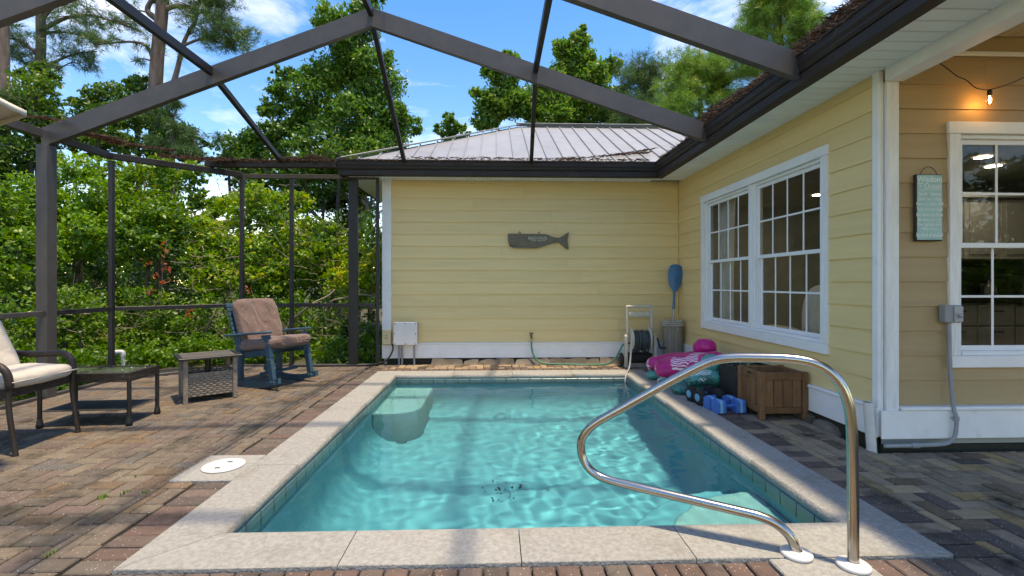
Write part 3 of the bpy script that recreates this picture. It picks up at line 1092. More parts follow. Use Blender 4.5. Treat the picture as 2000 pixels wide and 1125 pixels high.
LAMPS = ((5.50, 5.25, 'bright recessed ceiling lamp seen in the top kitchen window pane'), (6.05, 5.65, 'recessed ceiling lamp just beyond the brightest one'), (4.2, 4.6, 'added recessed lamp above the dark bar stool, brightening the room'), (3.9, 6.0, 'added recessed lamp above the white armchair, brightening the room'), (3.8, 7.6, 'added recessed lamp deepest in the room, for brightness'), (7.4, 4.8, 'added recessed lamp brightening the far right of the kitchen'), (5.2, 7.6, 'added recessed lamp behind the kitchen cabinets, brightening the room'))  # beyond the first two, lamps are added to brighten the room
for (x, y, lab_) in LAMPS:
    o = thing('ceiling_lamp', lab_, 'ceiling lamp', (x, y, 2.612), 0, 'recessed ceiling lamps')
    mobj('lamp_disc', lampdisc, o); mobj('lamp_ring', lampring, o)
mw = thing('added_microwave', 'added black microwave oven dimming the bright band over the worktop', 'microwave', (6.85, 6.12, .986))  # appliances added to darken the bright band above the worktop
mb = MB(); mb.box((-.26, -.16, 0), (.26, .18, .30), .01); mb.build('oven_case', pm('black_appliance', (.012, .012, .013), rough=.35), mw)
mb = MB(); mb.box((-.24, -.168, .03), (.12, -.161, .27), .003); mb.build('oven_door', pm('black_glass', (.008, .008, .009), rough=.15), mw)
kt = thing('kettle', 'added dark kettle left of the microwave, dimming the bright band', 'kettle', (6.38, 6.02, .986))
mb = MB(); mb.lathe([(.0, 0), (.085, 0), (.09, .02), (.075, .15), (.05, .20), (.015, .21), (.012, .235), (.0, .24)], 20, caps=False); mb.build('kettle_body', pm('dark_steel', (.10, .10, .10), rough=.3, metal=.8), kt)
mb = MB(); mb.tube(smooth_path([(.075, 0, .05), (.13, 0, .08), (.135, 0, .15), (.06, 0, .19)], 5), .009, 8); mb.build('handle', pm('kettle_handle', (.015, .015, .015), rough=.5), kt)
# bar stool
st = thing('bar_stool', 'dark round bar stool behind the kitchen window', 'stool', (4.35, 4.75, .10))
mb = MB(); mb.lathe([(.0, .66), (.15, .66), (.17, .68), (.17, .71), (.15, .73), (.0, .735)], 24, caps=False); mb.build('seat', cabd, st)
for k in range(4):
    a = R(45 + 90 * k)
    mb = MB(); mb.tube([(.10 * math.cos(a), .10 * math.sin(a), .66), (.18 * math.cos(a), .18 * math.sin(a), 0)], .014, 8); mb.build('leg', cabd, st)
# white armchair inside the side window
ch = thing('armchair', 'white upholstered armchair behind the side window', 'armchair', (3.50, 5.20, .10), R(0))
fab = pm('white_upholstery', (.74, .72, .68), (.66, .64, .60), rough=.9, scale=4, bump=.2, bscale=30)
def pillow(mb_, c, s, p=4.0, n=20, Mx=None, wob=0.0, seed=0, zp=2.4):
    """rounded cushion: super-ellipsoid, centre c, half sizes s"""
    g = random.Random(seed)
    ph = [g.uniform(0, 6.28) for _ in range(6)]
    def f(u, v):
        a, b_ = 2 * math.pi * u, math.pi * (v - .5)
        sg = lambda x, e: math.copysign(abs(x) ** e, x)
        x = sg(math.cos(b_), 2 / p) * sg(math.cos(a), 2 / p); y_ = sg(math.cos(b_), 2 / p) * sg(math.sin(a), 2 / p); z_ = sg(math.sin(b_), 2 / zp)
        k = 1 + wob * (math.sin(3 * x * 2 + ph[0]) * math.sin(2.5 * y_ * 2 + ph[1]) + .6 * math.sin(7 * x + ph[2]) * math.sin(6 * y_ + ph[3]))
        q = Vector((c[0] + s[0] * x, c[1] + s[1] * y_, c[2] + s[2] * z_ * k))
        return tuple(Mx @ q) if Mx is not None else tuple(q)
    mb_.grid(f, n * 2, n, True, True)
    return mb_


mb = MB(); pillow(mb, (0, 0, .30), (.36, .36, .22)); mb.build('seat', fab, ch)
mb = MB(); pillow(mb, (.02, -.30, .66), (.30, .13, .42)); mb.build('backrest', fab, ch)
for s_ in (-1, 1):
    mb = MB(); pillow(mb, (s_ * .36, 0, .46), (.10, .38, .16)); mb.build('armrest', fab, ch)
    for t_ in (-1, 1):
        mb = MB(); mb.box((s_ * .28 - .025, t_ * .28 - .025, 0), (s_ * .28 + .025, t_ * .28 + .025, .14), .004); mb.build('leg', cabd, ch)
# curtain at the far half
ct = thing('curtain', 'white pleated curtain hanging behind far half of side window', 'curtain', (2.93, 6.02, .2))
mb = MB(); mb.grid(lambda u, v: (.03 * math.sin(u * 40) * (.6 + .4 * v), (u - .5) * .42 * (1 - .25 * math.sin(v * math.pi)), v * 2.25), 60, 12)
o = mb.build('drape', pm('curtain_cloth', (.82, .82, .80), rough=.95), ct)
sm_ = o.modifiers.new('thickness', 'SOLIDIFY'); sm_.thickness = .004
mb = MB(); mb.tube([(0, -.7, 2.27), (0, .35, 2.27)], .012, 10); mb.build('curtain_rod', cabd, ct)

# ------------------------------------------------------------------ soffits, gutters, porch roof
soff = MB(); soff.box((GX + .06, -.6, SOF + .012), (WX + .12, GY + .36, SOF + .04)); soff.box((-2.15, GY + .06, SOF + .012), (GX + .06, WY + .1, SOF + .04))
soff = soff.build('soffit', M['soffit'], house)
y = GY + .30
pw = .12
while y > -.5:                                       # groove to groove panels across the side soffit
    y0_ = y - pw + .009
    mb = MB(); mb.box((GX + .062, y0_, SOF), (WX - .002, y, SOF + .011), .004)
    mb.build('soffit_panel', M['soffit'], soff)
    y -= pw
x = -2.10
ventm = pm('vent_hole', (.05, .05, .05), rough=.9)
vent = MB()
while x < GX:
    x1 = min(x + pw - .009, GX + .05)
    mb = MB(); mb.box((x, GY + .062, SOF + .001), (x1, WY - .002, SOF + .0115), .004)
    mb.build('soffit_panel', M['soffit'], soff)
    vent.box((x + .06, GY + .30, SOF - .0005), (x + .072, GY + .312, SOF + .003))
    x += pw
vo_ = vent.build('vent_holes', ventm, soff); vo_['kind'] = 'stuff'
mb = MB()
mb.box((WX - .03, WY - .5, SOF - .020), (WX - .019, WY - .05, SOF - .001))
# gutter profile: (o outward from fascia face, z)
gp = [(.0, 2.775), (.085, 2.775), (.098, 2.795), (.098, 2.81), (.112, 2.835), (.112, 2.888), (.122, 2.891), (.122, 2.906), (.10, 2.906), (.10, 2.85), (.085, 2.82), (.0, 2.82)]
FX, FY = GX + .122, GY + .122
mb = MB(); mb.prism(gp, lambda u, v: (-2.20, FY - u, v), lambda u, v: (FX - .001, FY - u, v)); mb.build('gutter', M['gutter'], house)
mb = MB(); mb.prism(gp, lambda u, v: (FX - u, FY, v + .003), lambda u, v: (FX - u, -.6, v + .003)); mb.build('gutter', M['gutter'], house)
mb = MB(); mb.box((-2.185, FY - .075, 2.695), (FX - .08, FY + .02, 2.774), .004); mb.build('fascia', M['gutter'], house)
mb = MB(); mb.box((FX - .078, -.6, 2.695), (FX + .02, FY + .02, 2.7745), .004); mb.build('fascia', M['gutter'], house)
mb = MB(); mb.box((-2.19, FY + .021, 2.695), (-2.165, WY + 2, 2.92), .004); mb.build('fascia', M['gutter'], house)
mb = MB(); mb.box((-2.164, WY - .06, SOF + .0), (-1.67, WY + 2, SOF + .03)); mb.build('soffit_end', M['soffit'], house)
# porch header beam and ceiling
mb = MB(); mb.box((WX + .002, -.6, SOF - .085), (WX + .14, PYW - .052, 2.99), .004); mb.build('porch_beam', M['white'], house)
pc = node_part('porch_ceiling', house)
cm = pm('porch_ceiling_paint', (.55, .47, .30), (.50, .43, .27), rough=.6, rand=.05)
x = WX + .142
while x < 4.7:
    mb = MB(); mb.box((x, -.6, 2.968), (x + .084, PYW - .003, 2.985), .004); mb.build('ceiling_board', cm, pc)
    x += .09
mb = MB(); mb.box((WX + .14, -.6, 2.987), (4.8, PYW + .1, 3.02)); mb.build('ceiling_backing', cm, pc)

# ------------------------------------------------------------------ metal roof
roof = node_part('roof', house)
SL = .52
EZ = 2.895
EY = GY + .075
HX = -2.20 + .03
RD = 2.60                                            # run from eave to ridge
def rz(y_): return EZ + (y_ - EY) * SL


x = HX
while x < 5.4:
    a, b_ = x, x + .2445
    def lim(xx):
        top = min(EY + RD, EY + max(0, xx - HX))
        bot = EY + max(0, xx - (GX + .075))
        return bot, top
    (b0, t0), (b1, t1) = lim(a + .001), lim(b_)
    if t1 - b1 > .03:
        pts = [(a, b0), (b_, b1), (b_, t1), (a, t0)]
        vs_ = [(p, q, rz(q)) for p, q in pts] + [(p, q, rz(q) - .02) for p, q in pts]
        mb = MB(); mb.add(vs_, [(0, 1, 2, 3), (7, 6, 5, 4), (0, 4, 5, 1), (1, 5, 6, 2), (2, 6, 7, 3), (3, 7, 4, 0)], False)
        mb.bar((b_ - .012, b1 + .01, rz(b1 + .01) + .012), (b_ - .012, t1 - .01, rz(t1 - .01) + .012), .02, .026, .004, up=(0, -SL, 1))
        mb.build('roof_panel', M['roof'], roof)
    x += .2445
mb = MB()
hx, hy, hz = HX + RD, EY + RD, rz(EY + RD)
mb.add([(HX, EY, EZ - .004), (hx, hy, hz - .004), (hx, hy + .0, hz - .004), (HX, EY + 2 * RD, EZ - .004)], [(0, 1, 3)], False)
mb.build('hip_slope', M['roof'], roof)
mb = MB(); mb.add([(hx, hy, hz - .004), (8, hy, hz - .004), (8, hy + RD, EZ), (HX, hy + RD, EZ)], [(0, 1, 2, 3)]); mb.build('rear_slope', M['roof'], roof)
mb = MB(); mb.add([(GX + .075, -.6, EZ), (GX + .075, EY, EZ), (GX + .075 + RD, EY + RD, hz), (GX + .075 + RD, -.6, hz)], [(0, 1, 2, 3)]); mb.build('side_slope', M['roof'], roof)
mb = MB(); mb.add([(GX + .075 + RD, PYW - .3, hz), (GX + .075 + RD, hy, hz), (9, hy, EZ), (9, PYW - .3, EZ)], [(0, 1, 2, 3)]); mb.build('far_slope', M['roof'], roof)
mb = MB(); mb.bar((HX - .02, EY - .02, EZ + .035), (hx, hy, hz + .035), .16, .012, .003); mb.build('hip_cap', M['roof'], roof)
mb = MB(); mb.bar((hx - .03, hy, hz + .042), (5, hy, hz + .042), .18, .012, .003); mb.build('ridge_cap', M['roof'], roof)

# ------------------------------------------------------------------ screen enclosure
enc = thing('screen_enclosure', 'bronze aluminium screen enclosure over the patio and pool', 'screen enclosure', (0, 0, 0))
BZ = M['bronze']
F1, F2, F3, F4 = 5.18, 3.58, 1.98, .38
AX, AZ = -1.32, 4.02                                 # apex: beam centre line
LZ, RZ_ = 2.715, 2.835                               # beam centre at left eave / right end
RX = GX + .03


def bz(x_):
    return LZ + (AZ - LZ) * (x_ - XL) / (AX - XL) if x_ < AX else AZ + (RZ_ - AZ) * (x_ - AX) / (RX - AX)


def part_bar(name, p, q, w, h, c=.003, up=(0, 0, 1), mat=None):
    mb_ = MB(); mb_.bar(p, q, w, h, c, up)
    return mb_.build(name, mat or BZ, enc)


for Fy in (F1, F2, F3, F4):
    for (xa, za, xb, zb) in ((XL - .03, bz(XL) - .012, AX, AZ), (AX, AZ, RX, RZ_)):
        t0 = (zb - za) / (xb - xa)
        mb = MB()
        hh = .098
        o_ = .0 if xa == AX else 0
        poly_ = [(xa, za - hh), (xb, zb - hh), (xb, zb + hh), (xa, za + hh)]
        wv = .026 if xa != AX else .0255
        mb.prism(poly_, lambda u, v: (u, Fy - wv, v), lambda u, v: (u, Fy + wv, v))
        # flange along the lower edge
        mb.prism([(xa, za - hh - .004), (xb, zb - hh - .004), (xb, zb - hh + .012), (xa, za - hh + .012)], lambda u, v: (u, Fy - wv - .006, v), lambda u, v: (u, Fy + wv + .006, v))
        mb.build('roof_beam', BZ, enc)
    # splice screws round the apex
    if Fy in (F1,):
        for k in range(5):
            for s_ in (-1, 1):
                xs_ = AX + s_ * .135
                mb = MB(); mb.lathe([(.0, -.004), (.007, -.004), (.009, 0)], 8, Matrix.Translation((xs_, Fy - .0265, bz(xs_) - .075 + k * .036)) @ Matrix.Rotation(R(90), 4, 'X'), caps=False)
                mb.build('screw', M['gutter'], enc)
        for k in range(3):
            for s_ in (-1, 1):
                for e in (-1, 1):
                    xs_ = AX + s_ * (.035 + .032 * k)
                    mb = MB(); mb.lathe([(.0, -.004), (.007, -.004), (.009, 0)], 8, Matrix.Translation((xs_, Fy - .0265, bz(xs_) + e * .075)) @ Matrix.Rotation(R(90), 4, 'X'), caps=False)
                    mb.build('screw', M['gutter'], enc)
    part_bar('post', (XL + .0, Fy, -.03), (XL + .0, Fy, bz(XL) - .09), .115, .115)
PUR = (-2.99, AX, .43)
for xp in PUR:                                       # purlins between the frames
    for (ya, yb) in ((F4, F3), (F3, F2), (F2, F1)):
        zc = bz(xp) + .045
        part_bar('purlin', (xp, ya + .028, zc), (xp, yb - .028, zc), .05, .085, mat=M['shaded_bronze'])
# members falling from the last frame to the back eave
for (xa, xb, ze) in ((PUR[0] + .03, -2.94, 2.80), (AX, -1.27, 2.885), (PUR[2], .50, 2.885)):
    ye = 6.93 if ze < 2.85 else GY + .02
    part_bar('hip_member', (xa, F1 + .028, bz(xa) - .03), (xb, ye, ze), .05, .062, mat=M['shaded_bronze'])
# eave beams
part_bar('eave_beam', (XL, F4, 2.735), (XL, F3 - .06, 2.735), .05, .085)
part_bar('eave_beam', (XL, F3 + .06, 2.735), (XL, F2 - .06, 2.735), .05, .085)
part_bar('eave_beam', (XL, F2 + .06, 2.735), (XL, F1 - .06, 2.735), .05, .085)
part_bar('eave_beam', (XL, F1 + .06, 2.735), (XL, 6.03, 2.735), .05, .075, mat=M['shaded_bronze'])
part_bar('eave_beam', (XL + .01, 6.03, 2.735), (CHX, 7.0, 2.735), .05, .0755, mat=M['shaded_bronze'])
part_bar('eave_beam', (CHX + .02, 7.0, 2.715), (-1.68, 7.0, 2.715), .05, .06)
part_bar('gutter_extension', (-3.97, GY + .03, 2.822), (-2.203, GY + .03, 2.822), .09, .075, mat=M['gutter'])
# posts of the back and the chamfer
for (x_, y_, w_) in ((XL, 6.03, .05), (CHX, 7.0, .05), (-2.92, 7.0, .05), (-2.045, 7.0, .13), (-1.70, 7.0, .04)):
    zt = 2.70 if y_ > 6.5 else 2.70
    if w_ > .1:
        zt = 2.715
    part_bar('post', (x_, y_, -.03), (x_, y_, zt - .02), w_, .05, mat=M['shaded_bronze'])
# chair rails and base rails
segs = [((XL, F4), (XL, F3)), ((XL, F3), (XL, F2)), ((XL, F2), (XL, F1)), ((XL, F1), (XL, 6.03)), ((XL, 6.03), (CHX, 7.0)), ((CHX, 7.0), (-2.92, 7.0)), ((-2.92, 7.0), (-2.045, 7.0)), ((-2.045, 7.0), (-1.70, 7.0))]
for (p, q) in segs:
    d = Vector((q[0] - p[0], q[1] - p[1], 0)).normalized()
    g0 = .06 if p[0] == XL and p[1] in (F1, F2, F3, F4) else .027
    g1 = .06 if q[0] == XL and q[1] in (F1, F2, F3, F4) else .027
    a = Vector((*p, 0)) + d * g0; b_ = Vector((*q, 0)) - d * g1
    part_bar('chair_rail', (a.x, a.y, .875), (b_.x, b_.y, .875), .045, .05, mat=M['shaded_bronze'] if p[1] >= F1 else None)
    part_bar('base_rail', (a.x, a.y, .005), (b_.x, b_.y, .005), .05, .045)
# screens
def screen(*pts):
    mb_ = MB(); mb_.add(pts, [tuple(range(len(pts)))], False)
    o = mb_.build('screen_panel', M['screen'], enc)
    return o


for (p, q) in segs:
    for (za, zb) in ((.03, .85), (.90, 2.69)):
        screen((p[0], p[1], za), (q[0], q[1], za), (q[0], q[1], zb), (p[0], p[1], zb))
XS = [XL, PUR[0], AX, PUR[2], RX]
for k in range(4):
    for (ya, yb) in ((F4, F3), (F3, F2), (F2, F1)):
        screen((XS[k], ya, bz(XS[k]) + .09), (XS[k + 1], ya, bz(XS[k + 1]) + .09), (XS[k + 1], yb, bz(XS[k + 1]) + .09), (XS[k], yb, bz(XS[k]) + .09))
screen((XL, F1, bz(XL) + .05), (PUR[0], F1, bz(PUR[0]) + .02), (-2.94, 6.93, 2.83), (CHX, 7.0, 2.78), (XL, 6.03, 2.775))
screen((PUR[0], F1, bz(PUR[0]) + .02), (AX, F1, bz(AX) + .02), (-1.27, GY, 2.93), (-2.94, 6.9, 2.83))
screen((AX, F1, bz(AX) + .02), (PUR[2], F1, bz(PUR[2]) + .02), (.50, GY, 2.93), (-1.27, GY, 2.93))
screen((PUR[2], F1, bz(PUR[2]) + .02), (RX, F1, bz(RX) + .05), (RX, GY, 2.93), (.50, GY, 2.93))

# ================================================================== furniture and small things
# ------------------------------------------------------------------ blue rocking chair
BL = pm('blue_paint', (.030, .088, .130), (.022, .066, .10), rough=.55, scale=8, bump=.2, bscale=40, dirt=(.03, .06, .08), dirt_scale=9)
rc = thing('rocking_chair', 'blue painted wooden rocking chair with slatted back on the patio', 'rocking chair', (-2.66, 5.83, .0), R(-26))
RRk = 1.25
for s_ in (-1, 1):
    y = s_ * .265
    top, bot = [], []
    for k in range(17):
        x = -.46 + .90 * k / 16
        z = RRk - math.sqrt(RRk * RRk - x * x)
        bot.append((x, z)); top.append((x * .98, z + .062))
    mb = MB(); mb.prism(bot + top[::-1], lambda u, v: (u, y - .02, v), lambda u, v: (u, y + .02, v)); mb.build('rocker', BL, rc)
    mb = MB(); mb.bar((.335, y, .085), (.235, y, .60), .045, .075, .006, up=(1, 0, 0)); mb.build('leg', BL, rc)
    mb = MB(); mb.box((.30, y - .028, .055), (.385, y + .028, .10), .008); mb.box((.255, y - .027, .30), (.325, y + .027, .345), .006); mb.build('leg_block', BL, rc)
    mb = MB(); mb.bar((-.20, y, .07), (-.22, y, .585), .045, .085, .006, up=(1, 0, 0)); mb.build('leg', BL, rc)
    mb = MB(); mb.bar((-.42, y + s_ * .01, .575), (.30, y + s_ * .01, .642), .075, .026, .008); mb.build('armrest', BL, rc)
    mb = MB(); mb.prism([(.16, .60), (.27, .61), (.25, .50), (.225, .50)], lambda u, v: (u, y - .018, v), lambda u, v: (u, y + .018, v)); mb.build('arm_bracket', BL, rc)
    mb = MB(); mb.bar((-.27, y * .9, .345), (.28, y * .9, .415), .03, .07, .005); mb.build('seat_rail', BL, rc)
    mb = MB(); mb.bar((-.225, y * .92, .34), (-.44, y * .92, .93), .035, .05, .005, up=(1, 0, 0)); mb.build('back_stile', BL, rc)
for k in range(9):
    t = k / 8
    x = -.22 + .47 * t; z = .375 + .06 * t
    mb = MB(); mb.box((x, -.255, z), (x + .048, .255, z + .016), .003); mb.build('seat_slat', BL, rc)
sl = MB(); sl.box((-.012, -.29, -.024), (.012, .29, .024), .004)
slm = sl.mesh('back_slat', BL)
for k in range(11):
    t = (k + .5) / 11
    mobj('back_slat', slm, rc, (-.205 - .215 * t, 0, .37 + .585 * t), (0, R(-20), 0))
mb = MB(); mb.bar((.12, -.25, .16), (.12, .25, .16), .05, .03, .004); mb.build('stretcher', BL, rc)
CU = pm('brown_cushion_cloth', (.19, .122, .102), (.145, .09, .075), rough=.9, scale=5, bump=.85, bscale=4.5, bdist=.045, distort=1.6, stretch=(1, 1.9, 1.3), sheen=.2, detail=8)


def cushion(name, label, loc, rot, half, mat, wob, seed, seams=True, group=None, zp=2.6):
    t_ = thing(name, label, 'cushion', loc, 0, group)
    t_.rotation_euler = rot
    mb_ = MB(); pillow(mb_, (0, 0, 0), half, 7.0, 34, None, wob, seed, zp)
    mb_.build('cushion_cover', mat, t_)
    g = random.Random(seed + 5)
    if seams:
        a, b_ = half[0] * .985, half[1] * .985
        path = [(a * sx_, b_ * sy_, 0) for sx_, sy_ in ((-.9, -1), (0, -1), (.9, -1), (1, -.9), (1, 0), (1, .9), (.9, 1), (0, 1), (-.9, 1), (-1, .9), (-1, 0), (-1, -.9), (-.9, -1))]
        mb_ = MB(); mb_.tube(smooth_path(path, 4), .005, 6, caps=False); mb_.build('piping', mat, t_)
    return t_


def place_on(par_loc, par_rz, local, rotl):
    Mx = Matrix.Translation(par_loc) @ Matrix.Rotation(par_rz, 4, 'Z') @ Matrix.Translation(local) @ rotl
    return Mx.to_translation(), Mx.to_euler()


rcL = (-2.66, 5.83, 0)
l_, r_ = place_on(rcL, R(-26), (.045, 0, .49), Matrix.Rotation(R(-6), 4, 'Y'))
cushion('seat_cushion', 'puffy brown seat cushion on the blue rocking chair', l_, r_, (.315, .29, .066), CU, .10, 3, zp=4.0)
l_, r_ = place_on(rcL, R(-26), (-.235, 0, .735), Matrix.Rotation(R(-20), 4, 'Y') @ Matrix.Rotation(R(90), 4, 'Y'))
cushion('back_cushion', 'wrinkled brown back cushion leaning in the blue rocking chair', l_, r_, (.275, .275, .070), CU, .09, 9, zp=4.5)

# ------------------------------------------------------------------ woven things
def weave(mb, p, U, V, Nn, rows, period, amp):
    p, U, V, Nn = Vector(p), Vector(U), Vector(V), Vector(Nn).normalized()
    L_ = U.length
    ns = max(4, int(L_ / period * 4))
    hrow = 1.0 / rows
    for r_ in range(rows):
        ph = math.pi * (r_ % 2)
        vs_ = []
        for i in range(ns + 1):
            o_ = amp * math.sin(2 * math.pi * L_ * i / ns / period + ph)
            for (vv, e) in ((.04, -.25), (.5, .35), (.96, -.25)):
                vs_.append(p + U * (i / ns) + V * ((r_ + vv) * hrow) + Nn * (o_ + e * amp))
        fs_ = []
        for i in range(ns):
            for q in range(2):
                fs_.append((i * 3 + q, i * 3 + 3 + q, i * 3 + 4 + q, i * 3 + 1 + q))
        mb.add(vs_, fs_, True)


DW = pm('dark_wicker', (.035, .022, .016), (.018, .012, .010), rough=.45, scale=30, spec=.5, bump=.4, bscale=120)
GW = pm('grey_wicker', (.30, .245, .195), (.17, .135, .11), rough=.65, scale=40, spec=.4, bump=.4, bscale=90)
BKM = pm('black_metal', (.012, .012, .013), (.02, .02, .02), rough=.45, scale=10)

# grey wicker side table
stt = thing('side_table', 'grey wicker side table with dark slatted top beside the rocking chair', 'side table', (-3.005, 5.135, 0), R(38))
sw, sdp, sh = .215, .195, .30
mb = MB()
for (p, U, Nn) in (((-sw, -sdp, .055), (2 * sw, 0, 0), (0, -1, 0)), ((sw, -sdp, .055), (0, 2 * sdp, 0), (1, 0, 0)), ((sw, sdp, .055), (-2 * sw, 0, 0), (0, 1, 0)), ((-sw, sdp, .055), (0, -2 * sdp, 0), (-1, 0, 0))):
    weave(mb, p, U, (0, 0, .235), Nn, 11, .058, .0075)
o = mb.build('woven_panel', GW, stt); o['kind'] = 'stuff'
mb = MB(); mb.box((-sw + .008, -sdp + .008, .06), (sw - .008, sdp - .008, .20)); mb.build('inner_box', pm('dark_liner', (.03, .027, .024), rough=.9), stt)
for sx_ in (-1, 1):
    for sy_ in (-1, 1):
        mb = MB(); mb.box((sx_ * sw - .02, sy_ * sdp - .02, 0), (sx_ * sw + .02, sy_ * sdp + .02, .425), .004); mb.build('leg', GW, stt)
mb = MB(); mb.tube([(0, 0, .06), (0, 0, .43)], .028, 14); mb.build('umbrella_tube', BKM, stt)
mb = MB()
tw_, td_ = .275, .25
for (a, b_) in (((-tw_, -td_), (tw_, -td_ + .04)), ((-tw_, td_ - .04), (tw_, td_)), ((-tw_, -td_ + .0405), (-tw_ + .04, td_ - .0405)), ((tw_ - .04, -td_ + .0405), (tw_, td_ - .0405))):
    mb.box((*a, .426), (*b_, .449), .003)
mb.build('top_frame', BKM, stt)
SLT = pm('weathered_slat', (.085, .078, .068), (.05, .046, .04), rough=.75, scale=12, stretch=(1, 6, 1), bump=.3, bscale=40, rand=.15)
for k in range(6):
    y0 = -td_ + .044 + k * .0687
    mb = MB(); mb.box((-tw_ + .042, y0, .430), (tw_ - .042, y0 + .063, .444), .002); mb.build('top_slat', SLT, stt)

# dark wicker coffee table
cft = thing('coffee_table', 'dark wicker coffee table with glass top and lower shelf', 'coffee table', (-3.41, 4.285, 0), R(3.5))
hx_, hy_ = .355, .195
mb = MB()
for (p, U, Nn) in (((-hx_, -hy_, .368), (2 * hx_, 0, 0), (0, -1, 0)), ((hx_, -hy_, .368), (0, 2 * hy_, 0), (1, 0, 0)), ((hx_, hy_, .368), (-2 * hx_, 0, 0), (0, 1, 0)), ((-hx_, hy_, .368), (0, -2 * hy_, 0), (-1, 0, 0))):
    weave(mb, p, U, (0, 0, .072), Nn, 6, .03, .004)
for (p, U, V) in (((-hx_, -hy_, .442), (2 * hx_, 0, 0), (0, .045, 0)), ((-hx_, hy_ - .045, .442), (2 * hx_, 0, 0), (0, .045, 0)), ((-hx_, -hy_ + .045, .442), (.045, 0, 0), (0, 2 * hy_ - .09, 0)), ((hx_ - .045, -hy_ + .045, .442), (.045, 0, 0), (0, 2 * hy_ - .09, 0))):
    weave(mb, p, U, V, (0, 0, 1), 4 if Vector(U).length > .1 else 14, .03, .003)
o = mb.build('woven_apron', DW, cft); o['kind'] = 'stuff'
mb = MB(); mb.box((-hx_ + .03, -hy_ + .03, .425), (hx_ - .03, hy_ - .03, .435)); mb.build('table_panel', pm('green_grey_board', (.13, .16, .13), (.10, .125, .10), rough=.35), cft)
mb = MB(); mb.add([(-hx_ + .046, -hy_ + .046, .440), (hx_ - .046, -hy_ + .046, .440), (hx_ - .046, hy_ - .046, .440), (-hx_ + .046, hy_ - .046, .440)], [(0, 1, 2, 3)], False); mb.build('glass_top', M['glass'], cft)
for sx_ in (-1, 1):
    for sy_ in (-1, 1):
        x, y = sx_ * (hx_ - .012), sy_ * (hy_ - .012)
        mb = MB(); mb.tube([(x, y, .055), (x, y, .38)], .016, 12); lg = mb.build('leg', BKM, cft)
        mb = MB(); mb.lathe([(.016, .075), (.022, .045), (.026, .022), (.024, .0), (.0, .0)], 14, Matrix.Translation((x, y, 0)), caps=False); mb.build('foot', BKM, lg)
mb = MB(); mb.box((-hx_ + .02, -hy_ + .02, .128), (hx_ - .02, hy_ - .02, .138), .003)
o = mb.build('shelf', pm('mesh_shelf', (.035, .036, .035), (.05, .05, .05), rough=.7, scale=60), cft)

# dark wicker armchair with cream cushions
ac = thing('wicker_armchair', 'dark brown wicker armchair at the left edge of the patio', 'armchair', (-3.35, 3.69, 0), R(3))
for s_ in (-1, 1):
    y = s_ * .265
    mb = MB(); mb.tube(smooth_path([(.035, y, .0), (.012, y, .16), (-.01, y, .34), (-.005, y, .46), (-.012, y * 1.02, .555), (-.05, y * 1.04, .612), (-.12, y * 1.06, .632), (-.28, y * 1.06, .625), (-.44, y * 1.05, .638), (-.60, y * .98, .66)], 6), [.0165] * 19 + [.024] * 36, 12)
    mb.build('arm_and_leg', DW, ac)
    mb = MB(); mb.tube(smooth_path([(-.60, y * .95, 0), (-.57, y * .95, .2), (-.55, y * .95, .38), (-.62, y * .95, .66), (-.70, y * .9, .95)], 5), .018, 10); mb.build('leg', DW, ac)
mb = MB()
weave(mb, (-.015, -.27, .395), (0, .54, 0), (0, 0, .06), (1, 0, 0), 5, .03, .004)
weave(mb, (-.58, -.268, .395), (.56, 0, 0), (0, 0, .06), (0, -1, 0), 5, .03, .004)
weave(mb, (-.58, .268, .395), (.56, 0, 0), (0, 0, .06), (0, 1, 0), 5, .03, .004)
weave(mb, (-.60, -.25, .45), (0, .5, 0), (-.10, 0, .50), (1, 0, .2), 32, .04, .004)
o = mb.build('woven_seat', DW, ac); o['kind'] = 'stuff'
mb = MB(); mb.box((-.575, -.26, .40), (-.02, .26, .44), .004); mb.build('seat_frame', DW, ac)
CR = pm('cream_cushion_cloth', (.50, .455, .40), (.43, .385, .335), rough=.9, scale=4, bump=.5, bscale=5, bdist=.03, distort=1.2, sheen=.2)
l_, r_ = place_on((-3.35, 3.69, 0), R(3), (-.275, 0, .505), Matrix.Identity(4))
cushion('seat_cushion', 'cream seat cushion on the dark wicker armchair', l_, r_, (.305, .272, .062), CR, .08, 14)
l_, r_ = place_on((-3.35, 3.69, 0), R(3), (-.49, 0, .70), Matrix.Rotation(R(-24), 4, 'Y') @ Matrix.Rotation(R(90), 4, 'Y'))
cushion('back_cushion', 'cream back cushion leaning in the dark wicker armchair', l_, r_, (.26, .25, .095), CR, .08, 17)

# patio umbrella whose edge shows at the left
ub = thing('patio_umbrella', 'cream patio umbrella whose canopy tip shows at the left edge', 'umbrella', (-3.72, 2.2, 0), 0)
UC = pm('canopy_cloth', (.72, .68, .58), (.66, .62, .53), rough=.95, scale=3, bump=.1)
tip0 = math.atan2(.683, .73)
UR, UZ0, UZ1 = 1.2, 2.235, 2.66
mb = MB()
nn = 8
def canp(t, r_):
    """point on the canopy: t round in segments, r 0..1 outward; cloth sags between ribs"""
    k = int(t); f = t - k
    a0, a1 = tip0 + 2 * math.pi * k / nn, tip0 + 2 * math.pi * (k + 1) / nn
    p = Vector((math.cos(a0), math.sin(a0))).lerp(Vector((math.cos(a1), math.sin(a1))), f) * UR * r_
    z = UZ1 - (UZ1 - UZ0) * r_ + .02 * math.sin(math.pi * f) * r_ * r_ * -1.0
    return (p.x, p.y, z)
for k in range(nn):
    mb.grid(lambda u, v: canp(k + min(u, .9999), .03 + .97 * v), 6, 8, True)
cpy = mb.build('canopy', UC, ub)
sm_ = cpy.modifiers.new('thickness', 'SOLIDIFY'); sm_.thickness = .004
mb = MB()
